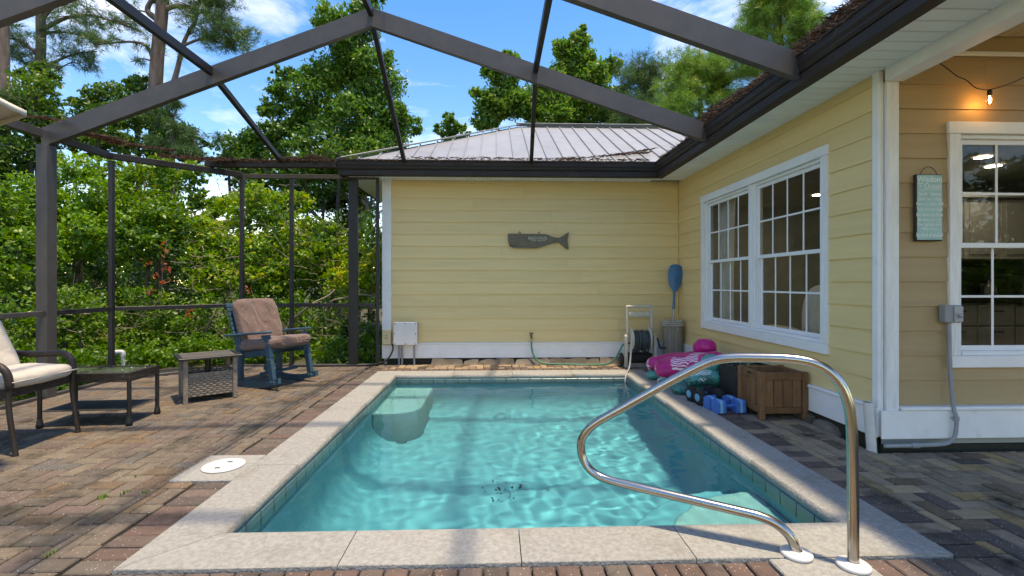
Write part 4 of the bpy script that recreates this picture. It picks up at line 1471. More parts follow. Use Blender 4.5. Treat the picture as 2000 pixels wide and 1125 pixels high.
for k in range(nn):
    mb.grid(lambda u, v: tuple(Vector(canp(k + min(u, .9999), 1.0)) * 1.0 - Vector((0, 0, v * .035))), 6, 2, True)
vo_ = mb.build('valance', UC, ub); sm_ = vo_.modifiers.new('thickness', 'SOLIDIFY'); sm_.thickness = .003
for k in range(nn):
    a = tip0 + 2 * math.pi * k / nn
    mb = MB(); mb.tube([(.03 * math.cos(a), .03 * math.sin(a), UZ1 - .03), (UR * .99 * math.cos(a), UR * .99 * math.sin(a), UZ0 - .012)], .007, 6); mb.build('rib', BKM, ub)
mb = MB(); mb.tube([(0, 0, .04), (0, 0, UZ1 + .05)], .02, 12); mb.build('pole', BKM, ub)
mb = MB(); mb.lathe([(.0, .0), (.24, .0), (.24, .03), (.20, .06), (.04, .08), (.03, .25), (.0, .25)], 24, caps=False); mb.build('base', BKM, ub)

# ------------------------------------------------------------------ whale sign on the back wall
wh = thing('whale_sign', 'weathered grey wooden whale sign hanging on the back wall', 'sign', (0, 0, 0))
WD = pm('weathered_wood', (.23, .185, .125), (.115, .092, .062), rough=.85, scale=9, stretch=(1.5, 6, 14), bump=.6, bscale=20)
ol = [(348, 300), (365, 285), (700, 288), (1100, 292), (1180, 300), (1290, 345), (1400, 370), (1470, 365), (1530, 325), (1590, 285), (1655, 250), (1648, 330), (1625, 400), (1628, 450), (1645, 540), (1645, 622), (1590, 600), (1520, 540), (1430, 462), (1300, 490), (1180, 530), (1050, 570), (950, 595), (850, 592), (600, 592), (470, 590), (395, 565), (368, 500), (350, 420)]
wp = lambda cx_, cy_: (.175 + (cx_ - 340) * .000693, 1.822 - (cy_ - 430) * .000693)
mb = MB(); mb.prism([wp(*p) for p in ol], lambda u, v: (u, WY - .026, v), lambda u, v: (u, WY - .052, v)); mb.build('whale_board', WD, wh)
DKM = pm('dark_line', (.015, .012, .010), rough=.9)
mb = MB(); mb.prism([wp(390, 525), wp(540, 545), wp(540, 556), wp(400, 545)], lambda u, v: (u, WY - .0525, v), lambda u, v: (u, WY - .0545, v)); mb.build('mouth', DKM, wh)
mb = MB(); mb.lathe([(.0, .0), (.006, .0), (.007, .003)], 10, Matrix.Translation((*wp(395, 390)[:1], WY - .0525, wp(395, 390)[1])) @ Matrix.Rotation(R(90), 4, 'X'), caps=False); mb.build('eye', pm('eye_paint', (.3, .3, .26)), wh)
for cx_ in (598, 1018):
    x, z = wp(cx_, 290)
    mb = MB(); mb.tube([(x - .014, WY - .04, z - .01), (x - .012, WY - .036, z + .025), (x, WY - .03, z + .034), (x + .012, WY - .036, z + .025), (x + .014, WY - .04, z - .01)], .004, 6); mb.build('hanger', DKM, wh)
LT = pm('cream_lettering', (.66, .62, .50), rough=.8)
MW = Matrix.Rotation(R(90), 4, 'X')
x, z = wp(985, 382)
text('lettering', 'BEACH HOUSE', .062, LT, wh, Matrix.Translation((x, WY - .0525, z)) @ MW, sx=.68)
x, z = wp(1005, 432)
text('lettering', '& Pier Approach', .036, LT, wh, Matrix.Translation((x, WY - .0525, z)) @ MW, sx=.9)

# ------------------------------------------------------------------ boxes and pipes on the back wall
GYM = pm('grey_enclosure', (.55, .56, .57), (.49, .50, .51), rough=.5, scale=6)
GPI = pm('grey_conduit', (.30, .31, .32), (.25, .26, .27), rough=.5, scale=8)
jb = thing('junction_box', 'grey square junction box on the back wall with conduits below', 'electrical box', (-1.308, WY - .03, 0))
mb = MB(); mb.box((-.168, -.10, .295), (.168, .004, .62), .006); mb.build('box_body', GYM, jb)
mb = MB(); mb.box((-.172, -.116, .291), (.172, -.1005, .624), .006); mb.build('box_cover', GYM, jb)
for x in (-.15, 0, .15):
    for z in (.31, .457, .604):
        if x == 0 and z == .457:
            continue
        mb = MB(); mb.lathe([(.0, .0), (.0075, .0), (.009, .004)], 10, Matrix.Translation((x, -.1175, z)) @ Matrix.Rotation(R(-90), 4, 'X'), caps=False); mb.build('screw', DKM, jb)
for x in (-.10, -.055, .12):
    mb = MB(); mb.tube([(x, -.06, .30), (x, -.06, -.02)], .0135, 10); mb.build('conduit', GPI, jb)
sb = thing('switch_box', 'small beige electrical box on the white corner board', 'electrical box', (-1.585, WY - .034, 0))
BG = pm('beige_box', (.47, .42, .27), (.42, .37, .24), rough=.5)
mb = MB(); mb.box((-.058, -.075, .29), (.058, .0, .48), .006); mb.build('box_body', BG, sb)
mb = MB(); mb.box((-.063, -.088, .30), (.063, -.0755, .515), .008); mb.build('box_lid', BG, sb)
mb = MB(); mb.box((-.025, -.0895, .385), (.025, -.0885, .40)); mb.box((-.02, -.0895, .42), (.02, -.0885, .44)); mb.build('label_plate', pm('worn_label', (.28, .25, .17)), sb)
BCB = pm('black_cable', (.012, .012, .013), (.02, .02, .02), rough=.5)
mb = MB(); mb.tube(smooth_path([(-1.50, 7.06, .305), (-1.49, 7.03, .22), (-1.55, 7.0, .10), (-1.66, 6.99, .04), (-1.85, 6.96, .016), (-2.2, 6.95, .014), (-2.9, 6.94, .014)], 6), .0125, 8)
o = mb.build('power_cable', BCB); tag(o, 'black cable running from the beige box along the patio edge', 'cable')

# spigot and hose
sg = thing('spigot', 'brass garden spigot low on the back wall', 'spigot', (.526, WY - .02, .415))
BR = pm('old_brass', (.10, .085, .06), (.06, .05, .04), rough=.45, metal=.7)
mb = MB(); mb.tube([(0, .0, .0), (0, -.06, .0), (0, -.085, -.02), (0, -.09, -.05)], [.014, .014, .013, .012], 12); mb.build('spout', BR, sg)
mb = MB(); mb.lathe([(.0, .0), (.026, .0), (.028, .006), (.026, .012), (.0, .012)], 12, Matrix.Translation((0, -.05, .03)), caps=False); mb.build('tap_wheel', BR, sg)
mb = MB(); mb.lathe([(.016, -.055), (.018, -.06), (.018, -.085), (.014, -.088)], 12, Matrix.Translation((0, -.09, 0))); mb.build('coupling', pm('steel_coupling', (.5, .5, .5), rough=.3, metal=.9), sg)
GH = pm('green_hose', (.025, .20, .125), (.02, .15, .095), rough=.4, scale=12)
mb = MB(); mb.tube(smooth_path([(.526, WY - .112, .33), (.528, WY - .115, .26), (.55, WY - .125, .15), (.61, WY - .15, .06), (.74, WY - .18, .018), (1.05, WY - .22, .013), (1.4, WY - .26, .013), (1.60, WY - .30, .03), (1.70, WY - .33, .10), (1.76, WY - .36, .22), (1.80, WY - .37, .30), (1.86, WY - .38, .335), (1.93, WY - .38, .34)], 6), .0125, 10)
o = mb.build('garden_hose', GH); tag(o, 'green leader hose looping from the spigot to the reel', 'hose')

# hose reel cart
hc = thing('hose_reel_cart', 'beige plastic hose reel cart by the back wall corner', 'hose reel', (2.045, 6.76, 0))
BP = pm('beige_plastic', (.56, .51, .42), (.47, .43, .35), rough=.5, scale=8)
BKP = pm('black_plastic', (.015, .015, .015), (.022, .022, .022), rough=.5)
mb = MB(); mb.box((-.22, -.02, -.01), (.30, .16, .055), .006); o = mb.build('concrete_block', pm('old_concrete', (.27, .24, .20), (.2, .18, .15), rough=.9, bump=.5), None, (2.045, 6.76, 0))
tag(o, 'low grey concrete block under the hose reel cart', 'concrete block')
for s_ in (-1, 1):
    x = s_ * .205
    mb = MB(); mb.prism([(-.045, .0), (.0, .0), (.012, .30), (.03, .42), (-.005, .46), (-.05, .44), (-.055, .25)], lambda u, v: (x - .018, u, v), lambda u, v: (x + .018, u, v)); mb.build('side_frame', BP, hc)
    mb = MB(); mb.bar((s_ * .172, .03, .32), (s_ * .180, .03, .87), .034, .03, .008, up=(0, 1, 0)); mb.build('handle_bar', BP, hc)
    mb = MB(); mb.lathe([(.0, -.008), (.155, -.008), (.16, -.003), (.16, .003), (.155, .008), (.0, .008)], 30, Matrix.Translation((s_ * .125, 0, .395)) @ Matrix.Rotation(R(90), 4, 'Y'), caps=False); mb.build('reel_flange', BP, hc)
    mb = MB(); mb.lathe([(.0, -.016), (.085, -.016), (.09, -.01), (.09, .01), (.085, .016), (.0, .016)], 20, Matrix.Translation((s_ * .24, .10, .10)) @ Matrix.Rotation(R(90), 4, 'Y'), caps=False); mb.build('wheel', BKP, hc)
mb = MB(); mb.box((-.183, .012, .84), (.183, .05, .875), .012); mb.build('grip', BP, hc)
mb = MB(); mb.box((-.155, .015, .71), (.155, .045, .775), .01); mb.build('crossbar', BP, hc)
for x in (-.06, .06):
    mb = MB(); mb.box((x - .012, .012, .77), (x + .012, .048, .79), .004); mb.build('peg', BP, hc)
mb = MB(); mb.box((-.18, -.01, .07), (.18, .12, .20), .02); mb.build('tray', BKP, hc)
mb = MB(); mb.tube([(-.125, 0, .395), (.125, 0, .395)], .05, 16); mb.build('drum', BKP, hc)
mb = MB(); mb.tube(smooth_path([(.225, 0, .395), (.25, -.01, .40), (.27, -.015, .33), (.285, -.02, .27), (.37, -.02, .275)], 4), .013, 8); mb.build('crank', BKP, hc)
GHO = pm('slate_hose', (.065, .085, .088), (.045, .06, .065), rough=.45)
gx_ = random.Random(4)
for lay, (rr, turns, zoff) in enumerate(((.078, 9, 0), (.104, 9, -.004), (.128, 8, -.010))):
    pts = []
    for k in range(turns * 20 + 1):
        a = 2 * math.pi * k / 20
        t = k / (turns * 20)
        wob_ = .006 * math.sin(a * .37 + lay)
        sag = .014 * lay * max(0, -math.cos(a)) * (1 + .8 * math.sin(t * 9))
        pts.append((-.105 + .21 * (t if lay % 2 == 0 else 1 - t) + wob_ * .6, (rr + wob_) * math.sin(a), .395 + zoff + (rr + wob_ + sag) * math.cos(a) - sag * 0))
    mb = MB(); mb.tube(pts, .0115, 7); mb.build('wound_hose', GHO, hc)
mb = MB(); mb.tube(smooth_path([(1.875, 6.58, .43), (1.83, 6.46, .24), (1.775, 6.33, .08), (1.715, 6.235, .02), (1.675, 6.165, -.05), (1.665, 6.15, -.16), (1.66, 6.14, -.30)], 6), .0125, 10)
o = mb.build('fill_tube', pm('pale_grey_tube', (.30, .31, .31), (.24, .25, .25), rough=.35)); tag(o, 'thin pale grey tube leaning from the reel into the pool', 'tube')

# planter pot and paddle in the corner
pt = thing('corner_planter', 'tall weathered wooden planter pot with rope rim in the wall corner', 'planter', (2.565, 6.90, 0))
PW_ = pm('weathered_stave', (.36, .31, .25), (.23, .19, .15), rough=.9, scale=14, stretch=(6, 6, .6), bump=.7, bscale=30, rand=.12)
stv = MB(); stv.box((-.019, -.014, 0), (.019, .014, .56), .006)
stm = stv.mesh('stave', PW_)
for k in range(20):
    a = 2 * math.pi * k / 20
    mobj('stave', stm, pt, (.122 * math.cos(a), .122 * math.sin(a), .01), (0, 0, a + R(90)))
mb = MB(); mb.lathe([(.0, .0), (.112, .0), (.112, .55), (.0, .55)], 20, caps=False); mb.build('liner', pm('pot_dark', (.04, .035, .03), rough=.9), pt)
RP = pm('rope', (.50, .45, .37), (.36, .32, .26), rough=.95, bump=.6, bscale=60)
for (rr, zz, n_, rb) in ((.148, .585, 34, .0165), (.140, .612, 32, .015), (.132, .640, 30, .016)):
    mb = MB()
    for k in range(n_):
        a = 2 * math.pi * k / n_
        mb.lathe([(.0, -rb), (rb * .75, -rb * .7), (rb, 0), (rb * .75, rb * .7), (.0, rb)], 7, Matrix.Translation((rr * math.cos(a), rr * math.sin(a), zz)), caps=False)
    o = mb.build('rope_rim', RP, pt); o['kind'] = 'stuff'
pd = thing('paddle', 'blue paddle standing blade up in the corner planter', 'paddle', (0, 0, 0))
BLU = pm('blue_plastic_blade', (.03, .155, .30), (.022, .11, .22), rough=.35, scale=8)
p0, p1 = Vector((2.545, 6.90, .10)), Vector((2.625, 6.985, 1.06))
dr_ = (p1 - p0).normalized()
mb = MB(); mb.tube([p0, p0.lerp(p1, .86)], .0155, 12); mb.build('shaft', pm('aluminium_shaft', (.35, .36, .40), rough=.3, metal=.7), pd)
mb = MB(); mb.tube([p0.lerp(p1, .74), p1 + dr_ * .06], .0195, 12); mb.build('sleeve', pm('blue_sleeve', (.03, .16, .30), rough=.35), pd)
half = [(.020, 0), (.045, .035), (.078, .09), (.097, .17), (.103, .26), (.098, .34), (.080, .385), (.045, .405), (.0, .408)]
outl = [(x, z) for x, z in half] + [(-x, z) for x, z in half[::-1][1:]]
xr_ = (Vector((1, -.15, 0)) - dr_ * Vector((1, -.15, 0)).dot(dr_)).normalized()
yr_ = dr_.cross(xr_)
Mb = Matrix.Translation(p1) @ Matrix(((xr_.x, yr_.x, dr_.x, 0), (xr_.y, yr_.y, dr_.y, 0), (xr_.z, yr_.z, dr_.z, 0), (0, 0, 0, 1)))
def bl_(u, v, s_):
    e = max(.3, 1 - (abs(u) / .105) ** 2)
    return tuple(Mb @ Vector((u, s_ * .011 * e - .012 * (1 - (u / .11) ** 2), v)))
mb = MB()
for s_ in (-1, 1):
    mb.grid(lambda u, v: bl_((2 * u - 1) * np.interp(v * .408, [z for x, z in half], [x for x, z in half]) * .999, v * .408, s_), 13, 14, True)
mb.prism(outl, lambda u, v: bl_(u, v, -1), lambda u, v: bl_(u, v, 1))
mb.build('blade', BLU, pd)

# ------------------------------------------------------------------ pool toys
def leafprint(name, base, ink, ink2=None, scale=7.0):
    """glossy vinyl with a palm-leaf like print"""
    m_, N, L, out = nmat(name)
    b_ = N.new('ShaderNodeBsdfPrincipled'); b_.inputs['Roughness'].default_value = .3
    L.new(b_.outputs[0], out.inputs['Surface'])
    tc = N.new('ShaderNodeTexCoord')
    wv = N.new('ShaderNodeTexWave'); wv.inputs['Scale'].default_value = scale * 2.6; wv.inputs['Distortion'].default_value = 9.0; wv.inputs['Detail'].default_value = 2.0; wv.inputs['Detail Scale'].default_value = .6
    wv.bands_direction = 'DIAGONAL'
    no = N.new('ShaderNodeTexNoise'); no.inputs['Scale'].default_value = scale * .75; no.inputs['Detail'].default_value = 2.0
    L.new(tc.outputs['Object'], wv.inputs['Vector']); L.new(tc.outputs['Object'], no.inputs['Vector'])
    s1 = N.new('ShaderNodeMapRange'); s1.inputs['From Min'].default_value = .50; s1.inputs['From Max'].default_value = .56
    s2 = N.new('ShaderNodeMapRange'); s2.inputs['From Min'].default_value = .575; s2.inputs['From Max'].default_value = .60
    L.new(wv.outputs['Fac'], s1.inputs['Value']); L.new(no.outputs['Fac'], s2.inputs['Value'])
    mu = N.new('ShaderNodeMath'); mu.operation = 'MULTIPLY'; L.new(s1.outputs[0], mu.inputs[0]); L.new(s2.outputs[0], mu.inputs[1])
    mx_ = N.new('ShaderNodeMix'); mx_.data_type = 'RGBA'; mx_.inputs[6].default_value = (*base, 1); mx_.inputs[7].default_value = (*ink, 1)
    L.new(mu.outputs[0], mx_.inputs[0])
    last = mx_.outputs[2]
    if ink2:
        n3 = N.new('ShaderNodeTexNoise'); n3.inputs['Scale'].default_value = scale * .5
        mp_ = N.new('ShaderNodeMapping'); mp_.inputs['Location'].default_value = (4, 2, 7); L.new(tc.outputs['Object'], mp_.inputs[0]); L.new(mp_.outputs[0], n3.inputs['Vector'])
        s3 = N.new('ShaderNodeMapRange'); s3.inputs['From Min'].default_value = .5; s3.inputs['From Max'].default_value = .54; L.new(n3.outputs['Fac'], s3.inputs['Value'])
        inv = N.new('ShaderNodeMath'); inv.operation = 'MULTIPLY'; L.new(s3.outputs[0], inv.inputs[0])
        sub = N.new('ShaderNodeMath'); sub.operation = 'SUBTRACT'; sub.inputs[0].default_value = 1.0; L.new(s1.outputs[0], sub.inputs[1]); L.new(sub.outputs[0], inv.inputs[1])
        m4 = N.new('ShaderNodeMix'); m4.data_type = 'RGBA'; m4.inputs[7].default_value = (*ink2, 1); L.new(inv.outputs[0], m4.inputs[0]); L.new(last, m4.inputs[6])
        last = m4.outputs[2]
    L.new(last, b_.inputs['Base Color'])
    wn_ = N.new('ShaderNodeTexNoise'); wn_.inputs['Scale'].default_value = 16; L.new(tc.outputs['Object'], wn_.inputs['Vector'])
    bp = N.new('ShaderNodeBump'); bp.inputs['Strength'].default_value = .35; bp.inputs['Distance'].default_value = .02; L.new(wn_.outputs['Fac'], bp.inputs['Height']); L.new(bp.outputs[0], b_.inputs['Normal'])
    return m_


PK = leafprint('pink_float_vinyl', (.52, .012, .17), (.72, .60, .66), None, 6.0)
PKP = pm('plain_pink_vinyl', (.60, .012, .20), (.52, .01, .17), rough=.3, bump=.3, bscale=12)
TLV = leafprint('teal_float_vinyl', (.02, .24, .22), (.70, .76, .74), (.008, .09, .085), 6.5)
TLP = pm('plain_teal_vinyl', (.03, .33, .32), (.025, .28, .27), rough=.3, bump=.3, bscale=12)


def inflated(mb, p, q, r, flat=1.0, n=18, bend=0.0):
    """soft tube with pinched ends between p and q"""
    p, q = Vector(p), Vector(q)
    d = (q - p).normalized(); sd_ = d.cross(Vector((0, 0, 1))).normalized(); up = sd_.cross(d)
    L_ = (q - p).length
    def f(u, v):
        a = 2 * math.pi * u
        e = min(1, v * L_ / (r * 1.1), (1 - v) * L_ / (r * 1.1))
        rad = r * math.sqrt(max(0.0, 1 - (1 - e) ** 2)) * (1 + .04 * math.sin(v * 23) + .03 * math.sin(a * 3 + v * 9)) + .004
        c = p.lerp(q, v) + up * bend * math.sin(math.pi * v)
        return tuple(c + sd_ * math.cos(a) * rad + up * math.sin(a) * rad * flat)
    mb.grid(f, n, 22, True, True)


pf = thing('pink_pool_float', 'pink leaf print pool float heaped on the side coping', 'pool float', (0, 0, 0))
mb = MB(); inflated(mb, (1.90, 5.98, .165), (2.55, 5.32, .345), .115, .8, bend=.02); mb.build('side_tube', PK, pf)
mb = MB(); inflated(mb, (1.90, 5.62, .165), (2.44, 4.98, .355), .145, .85, bend=.02); mb.build('main_tube', PK, pf)
mb = MB(); inflated(mb, (2.33, 5.56, .43), (2.47, 5.34, .47), .105, .95); mb.build('headrest', PKP, pf)
tf = thing('teal_pool_float', 'teal palm leaf print pool float lying under the pink one', 'pool float', (0, 0, 0))
mb = MB(); inflated(mb, (1.84, 5.86, .065), (2.55, 5.60, .08), .075, .72); mb.build('side_tube', TLV, tf)
mb = MB(); inflated(mb, (1.86, 5.50, .065), (2.50, 5.20, .08), .085, .66); mb.build('side_tube', TLV, tf)
mb = MB(); inflated(mb, (1.87, 5.08, .062), (2.46, 4.98, .075), .085, .62); mb.build('end_tube', TLV, tf)
mb = MB(); inflated(mb, (1.98, 4.98, .17), (2.44, 4.90, .20), .10, .8, bend=.03); mb.build('fold_tube', TLV, tf)
mb = MB(); inflated(mb, (2.15, 4.98, .355), (2.36, 4.93, .365), .095, .9); mb.build('headrest', TLP, tf)

FB = pm('black_foam', (.014, .014, .015), (.022, .022, .023), rough=.9, bump=.4, bscale=90)
CB = pm('cap_blue', (.07, .36, .56), rough=.5)
FBL = pm('blue_foam', (.025, .17, .52), (.02, .14, .44), rough=.8, bump=.3, bscale=90)
FLB = pm('light_blue_foam', (.14, .42, .62), (.12, .38, .58), rough=.8, bump=.3, bscale=90)


def dumbbell_round(label, loc, rz):
    t_ = thing('foam_dumbbell', label, 'dumbbell', loc, rz, 'foam pool dumbbells')
    Mx = Matrix.Rotation(R(90), 4, 'Y')
    for s_ in (-1, 1):
        mb_ = MB(); mb_.lathe([(.0, -.034), (.060, -.034), (.072, -.026), (.075, -.012), (.075, .012), (.072, .026), (.060, .034), (.0, .034)], 24, Matrix.Translation((s_ * .10, 0, .075)) @ Mx, caps=False); e = mb_.build('weight', FB, t_)
        mb_ = MB(); mb_.lathe([(.0, -.002), (.036, -.002), (.038, .0), (.036, .002), (.0, .002)], 24, Matrix.Translation((s_ * .1365, 0, .075)) @ Mx, caps=False); mb_.build('cap', CB, e)
    mb_ = MB(); mb_.tube([(-.07, 0, .075), (.07, 0, .075)], .015, 12); mb_.build('bar', pm('blue_bar_' + str(len(bpy.data.materials)), (.03, .18, .5), rough=.5), t_)
    return t_


def dumbbell_block(label, loc, rz, tilt=0):
    t_ = thing('foam_dumbbell', label, 'dumbbell', loc, rz, 'foam pool dumbbells')
    pol = [(-.058, .012), (-.05, .0), (.05, .0), (.058, .012), (.052, .10), (.035, .118), (-.035, .118), (-.052, .10)]
    for s_ in (-1, 1):
        x = s_ * .095
        for (a, b_, mt, sc) in ((-.042, -.0135, FBL, .97), (-.013, .013, FLB, 1.0), (.0135, .042, FBL, .97)):
            mb_ = MB(); mb_.prism([(u * sc, v * sc) for u, v in pol], lambda u, v: (x + a, u, v), lambda u, v: (x + b_, u, v)); mb_.build('weight', mt, t_)
    mb_ = MB(); mb_.tube([(-.055, 0, .06), (.055, 0, .06)], .0145, 12); mb_.build('bar', FBL, t_)
    return t_


dumbbell_round('black foam dumbbell with blue caps nearer the teal float', (2.055, 4.76, .012), R(12))
dumbbell_round('black foam dumbbell with blue caps beside the blue dumbbells', (2.075, 4.605, .012), R(12))
dumbbell_block('blue foam dumbbell behind the nearest one', (2.115, 4.475, .006), R(6))
dumbbell_block('blue foam dumbbell nearest the pool edge and camera', (2.135, 4.345, .006), R(4))

# black basket and wooden planter box
bk = thing('black_basket', 'black woven basket between the teal float and wooden planter box', 'basket', (2.47, 4.68, 0), R(4))
BWK = pm('black_wicker', (.016, .016, .018), (.028, .028, .03), rough=.5, bump=.3, bscale=90)
mb = MB()
bx_, by_ = .185, .165
for (p, U, Nn) in (((-bx_, -by_, .01), (2 * bx_, 0, 0), (0, -1, 0)), ((bx_, -by_, .01), (0, 2 * by_, 0), (1, 0, 0)), ((bx_, by_, .01), (-2 * bx_, 0, 0), (0, 1, 0)), ((-bx_, by_, .01), (0, -2 * by_, 0), (-1, 0, 0))):
    weave(mb, p, U, (0, 0, .37), Nn, 18, .04, .0045)
o = mb.build('woven_side', BWK, bk); o['kind'] = 'stuff'
mb = MB(); mb.box((-bx_ + .008, -by_ + .008, .005), (bx_ - .008, by_ - .008, .33)); mb.build('contents', pm('basket_contents', (.03, .028, .026), (.06, .05, .04), rough=.9), bk)
rim = [(-bx_, -by_, .385), (bx_, -by_, .385), (bx_, by_, .385), (-bx_, by_, .385), (-bx_, -by_, .385)]
for k in range(4):
    mb = MB(); mb.tube([rim[k], rim[k + 1]], .010, 8); mb.build('rim', BWK, bk)
STK = pm('pale_stick', (.42, .33, .18), rough=.7)
for k in range(7):
    g = random.Random(k)
    mb = MB(); mb.tube([(g.uniform(-.12, .14), g.uniform(-.12, .08), .32), (g.uniform(-.16, .18), g.uniform(-.16, .16), .43 + g.uniform(0, .03))], .004, 6); mb.build('stick', STK, bk)

pb = thing('planter_box', 'brown slatted wooden planter box against the side wall', 'planter box', (2.505, 4.29, 0), 0)
CD = pm('cedar_wood', (.25, .115, .048), (.145, .062, .026), rough=.6, scale=5, stretch=(5, 5, .8), bump=.35, bscale=30, rand=.18, dirt=(.08, .045, .025), dirt_scale=7, dirt_lo=.55, dirt_hi=.85)
hx_, hy_, hz_ = .19, .175, .415
for sx_ in (-1, 1):
    for sy_ in (-1, 1):
        mb = MB(); mb.box((sx_ * hx_ - .024, sy_ * hy_ - .024, 0), (sx_ * hx_ + .024, sy_ * hy_ + .024, hz_), .004); mb.build('post', CD, pb)
for s_ in (-1, 1):
    for (za, zb) in ((.055, .105), (.345, .410)):
        mb = MB(); mb.box((-hx_ + .025, s_ * hy_ - .014, za), (hx_ - .025, s_ * hy_ + .014, zb), .003); mb.build('rail', CD, pb)
        mb = MB(); mb.box((s_ * hx_ - .014, -hy_ + .025, za), (s_ * hx_ + .014, hy_ - .025, zb), .003); mb.build('rail', CD, pb)
    for k in range(4):
        w = (2 * hx_ - .05) / 4
        x0 = -hx_ + .027 + k * w
        mb = MB(); mb.box((x0, s_ * (hy_ - .003) - .007, .106), (x0 + w - .006, s_ * (hy_ - .003) + .007, .344), .002); mb.build('slat', CD, pb)
        w = (2 * hy_ - .05) / 4
        y0 = -hy_ + .027 + k * w
        mb = MB(); mb.box((s_ * (hx_ - .003) - .007, y0, .106), (s_ * (hx_ - .003) + .007, y0 + w - .006, .344), .002); mb.build('slat', CD, pb)
mb = MB(); mb.box((-hx_ + .02, -hy_ + .02, .07), (hx_ - .02, hy_ - .02, .085)); mb.build('bottom', CD, pb)
mb = MB(); mb.box((-hx_ - .0148, -.035, .372), (-hx_ - .0142, .035, .388)); mb.build('hand_hole', DKM, pb)

# ------------------------------------------------------------------ things on and by the porch wall
pvc = thing('pvc_pipe', 'short white PVC pipe leaning by the house corner', 'pipe', (2.665, 3.335, 0))
mb = MB(); mb.tube([(.012, 0, -.03), (-.018, .0, .345)], .0315, 20); mb.build('pipe_body', M['pvc'], pvc)
mb = MB(); mb.lathe([(.0, .0), (.027, .0)], 16, Matrix.Translation((-.018, 0, .3458)), caps=False); mb.build('pipe_mouth', pm('pipe_inside', (.25, .25, .24)), pvc)
ob = thing('outlet_box', 'grey metal outlet box with conduit on the porch wall', 'outlet box', (3.243, PYW - .02, .004))
mb = MB(); mb.box((-.058, -.062, .905), (.058, .0, 1.03), .008); mb.build('box_body', GPI, ob)
mb = MB(); mb.box((-.004, -.072, .912), (.062, -.0625, 1.022), .004); cv = mb.build('box_cover', pm('worn_grey', (.42, .42, .42), (.30, .29, .28), rough=.5, scale=20), ob)
mb = MB(); mb.lathe([(.0, .0), (.012, .0), (.015, .008), (.0, .008)], 10, Matrix.Translation((.03, -.073, .955)) @ Matrix.Rotation(R(90), 4, 'X'), caps=False); mb.build('cover_latch', GPI, cv)
mb = MB(); mb.tube(smooth_path([(-.01, -.033, .905), (-.008, -.040, .60), (-.002, -.055, .34), (.0, -.077, .24), (.0, -.077, .17), (-.012, -.077, .105), (-.05, -.077, .065), (-.12, -.077, .05), (-.30, -.080, .046), (-.52, -.082, .045)], 7), .0135, 12); mb.build('conduit', GPI, ob)
mb = MB(); mb.tube([(.0, -.077, .215), (.0, -.077, .245)], .0185, 12); mb.tube([(-.27, -.080, .046), (-.33, -.080, .046)], .018, 12); mb.build('coupling', GPI, ob)
mb = MB(); mb.box((-.02, -.088, .225), (-.006, -.055, .236), .002); mb.build('pipe_strap', GPI, ob)

sg_ = thing('ocean_sign', 'teal wooden sign with white writing hanging on porch wall', 'sign', (3.094, PYW - .036, 1.729))
TG = pm('teal_sign_paint', (.36, .58, .54), (.29, .50, .47), rough=.7, scale=10, dirt=(.06, .05, .04), dirt_scale=14, dirt_lo=.62, dirt_hi=.85)
mb = MB(); mb.box((-.099, -.012, -.238), (.099, .012, .238), .004); mb.build('sign_board', pm('dark_board', (.055, .042, .032), (.03, .024, .02), rough=.8), sg_)
mb = MB(); mb.box((-.091, -.0145, -.230), (.093, -.0125, .232), .001); mb.build('sign_face', TG, sg_)
for s_ in (-1, 1):
    pass
mb = MB(); mb.tube(smooth_path([(-.06, -.004, .236), (-.05, -.006, .262), (-.02, -.006, .288), (0, -.006, .292), (.02, -.006, .288), (.05, -.006, .262), (.062, -.004, .236)], 5), .0022, 6); mb.build('wire', DKM, sg_)
mb = MB(); mb.tube([(0, .014, .296), (0, -.012, .296), (0, -.014, .303)], .0025, 6); mb.build('hook', M['plastic_white'], sg_)
LW = pm('white_lettering', (.85, .88, .86), rough=.8)
MT = lambda z: Matrix.Translation((.0, -.0148, z)) @ Matrix.Rotation(R(90), 4, 'X')
for (s_, z, sz, sx_) in (('Wisdom', .200, .058, .92), ('Ocean', .152, .058, .78), ("Sea life's beauty", .098, .036, .72), ("Don't be crabby", .062, .036, .74), ('Come out of your shell', .026, .035, .60), ('Take time to coast', -.012, .036, .70), ('Go with the flow', -.052, .037, .76), ('Be wave, not tide', -.086, .034, .72), ("Don't get tide down", -.120, .033, .66), ('Make waves', -.152, .028, .9), ('Be shore of yourself', -.196, .042, .57)):
    t_ = text('lettering', s_, sz, LW, sg_, MT(z) if s_ != 'Ocean' else Matrix.Translation((.022, -.0148, z)) @ Matrix.Rotation(R(90), 4, 'X'), sx=sx_, ext=.0008)
t_ = text('lettering', 'from\nthe', .020, LW, sg_, Matrix.Translation((-.066, -.0148, .162)) @ Matrix.Rotation(R(90), 4, 'X'), sx=.9, ext=.0008)
mb = MB(); mb.box((-.075, -.0152, .124), (.085, -.0146, .127)); mb.build('divider_line', LW, sg_)

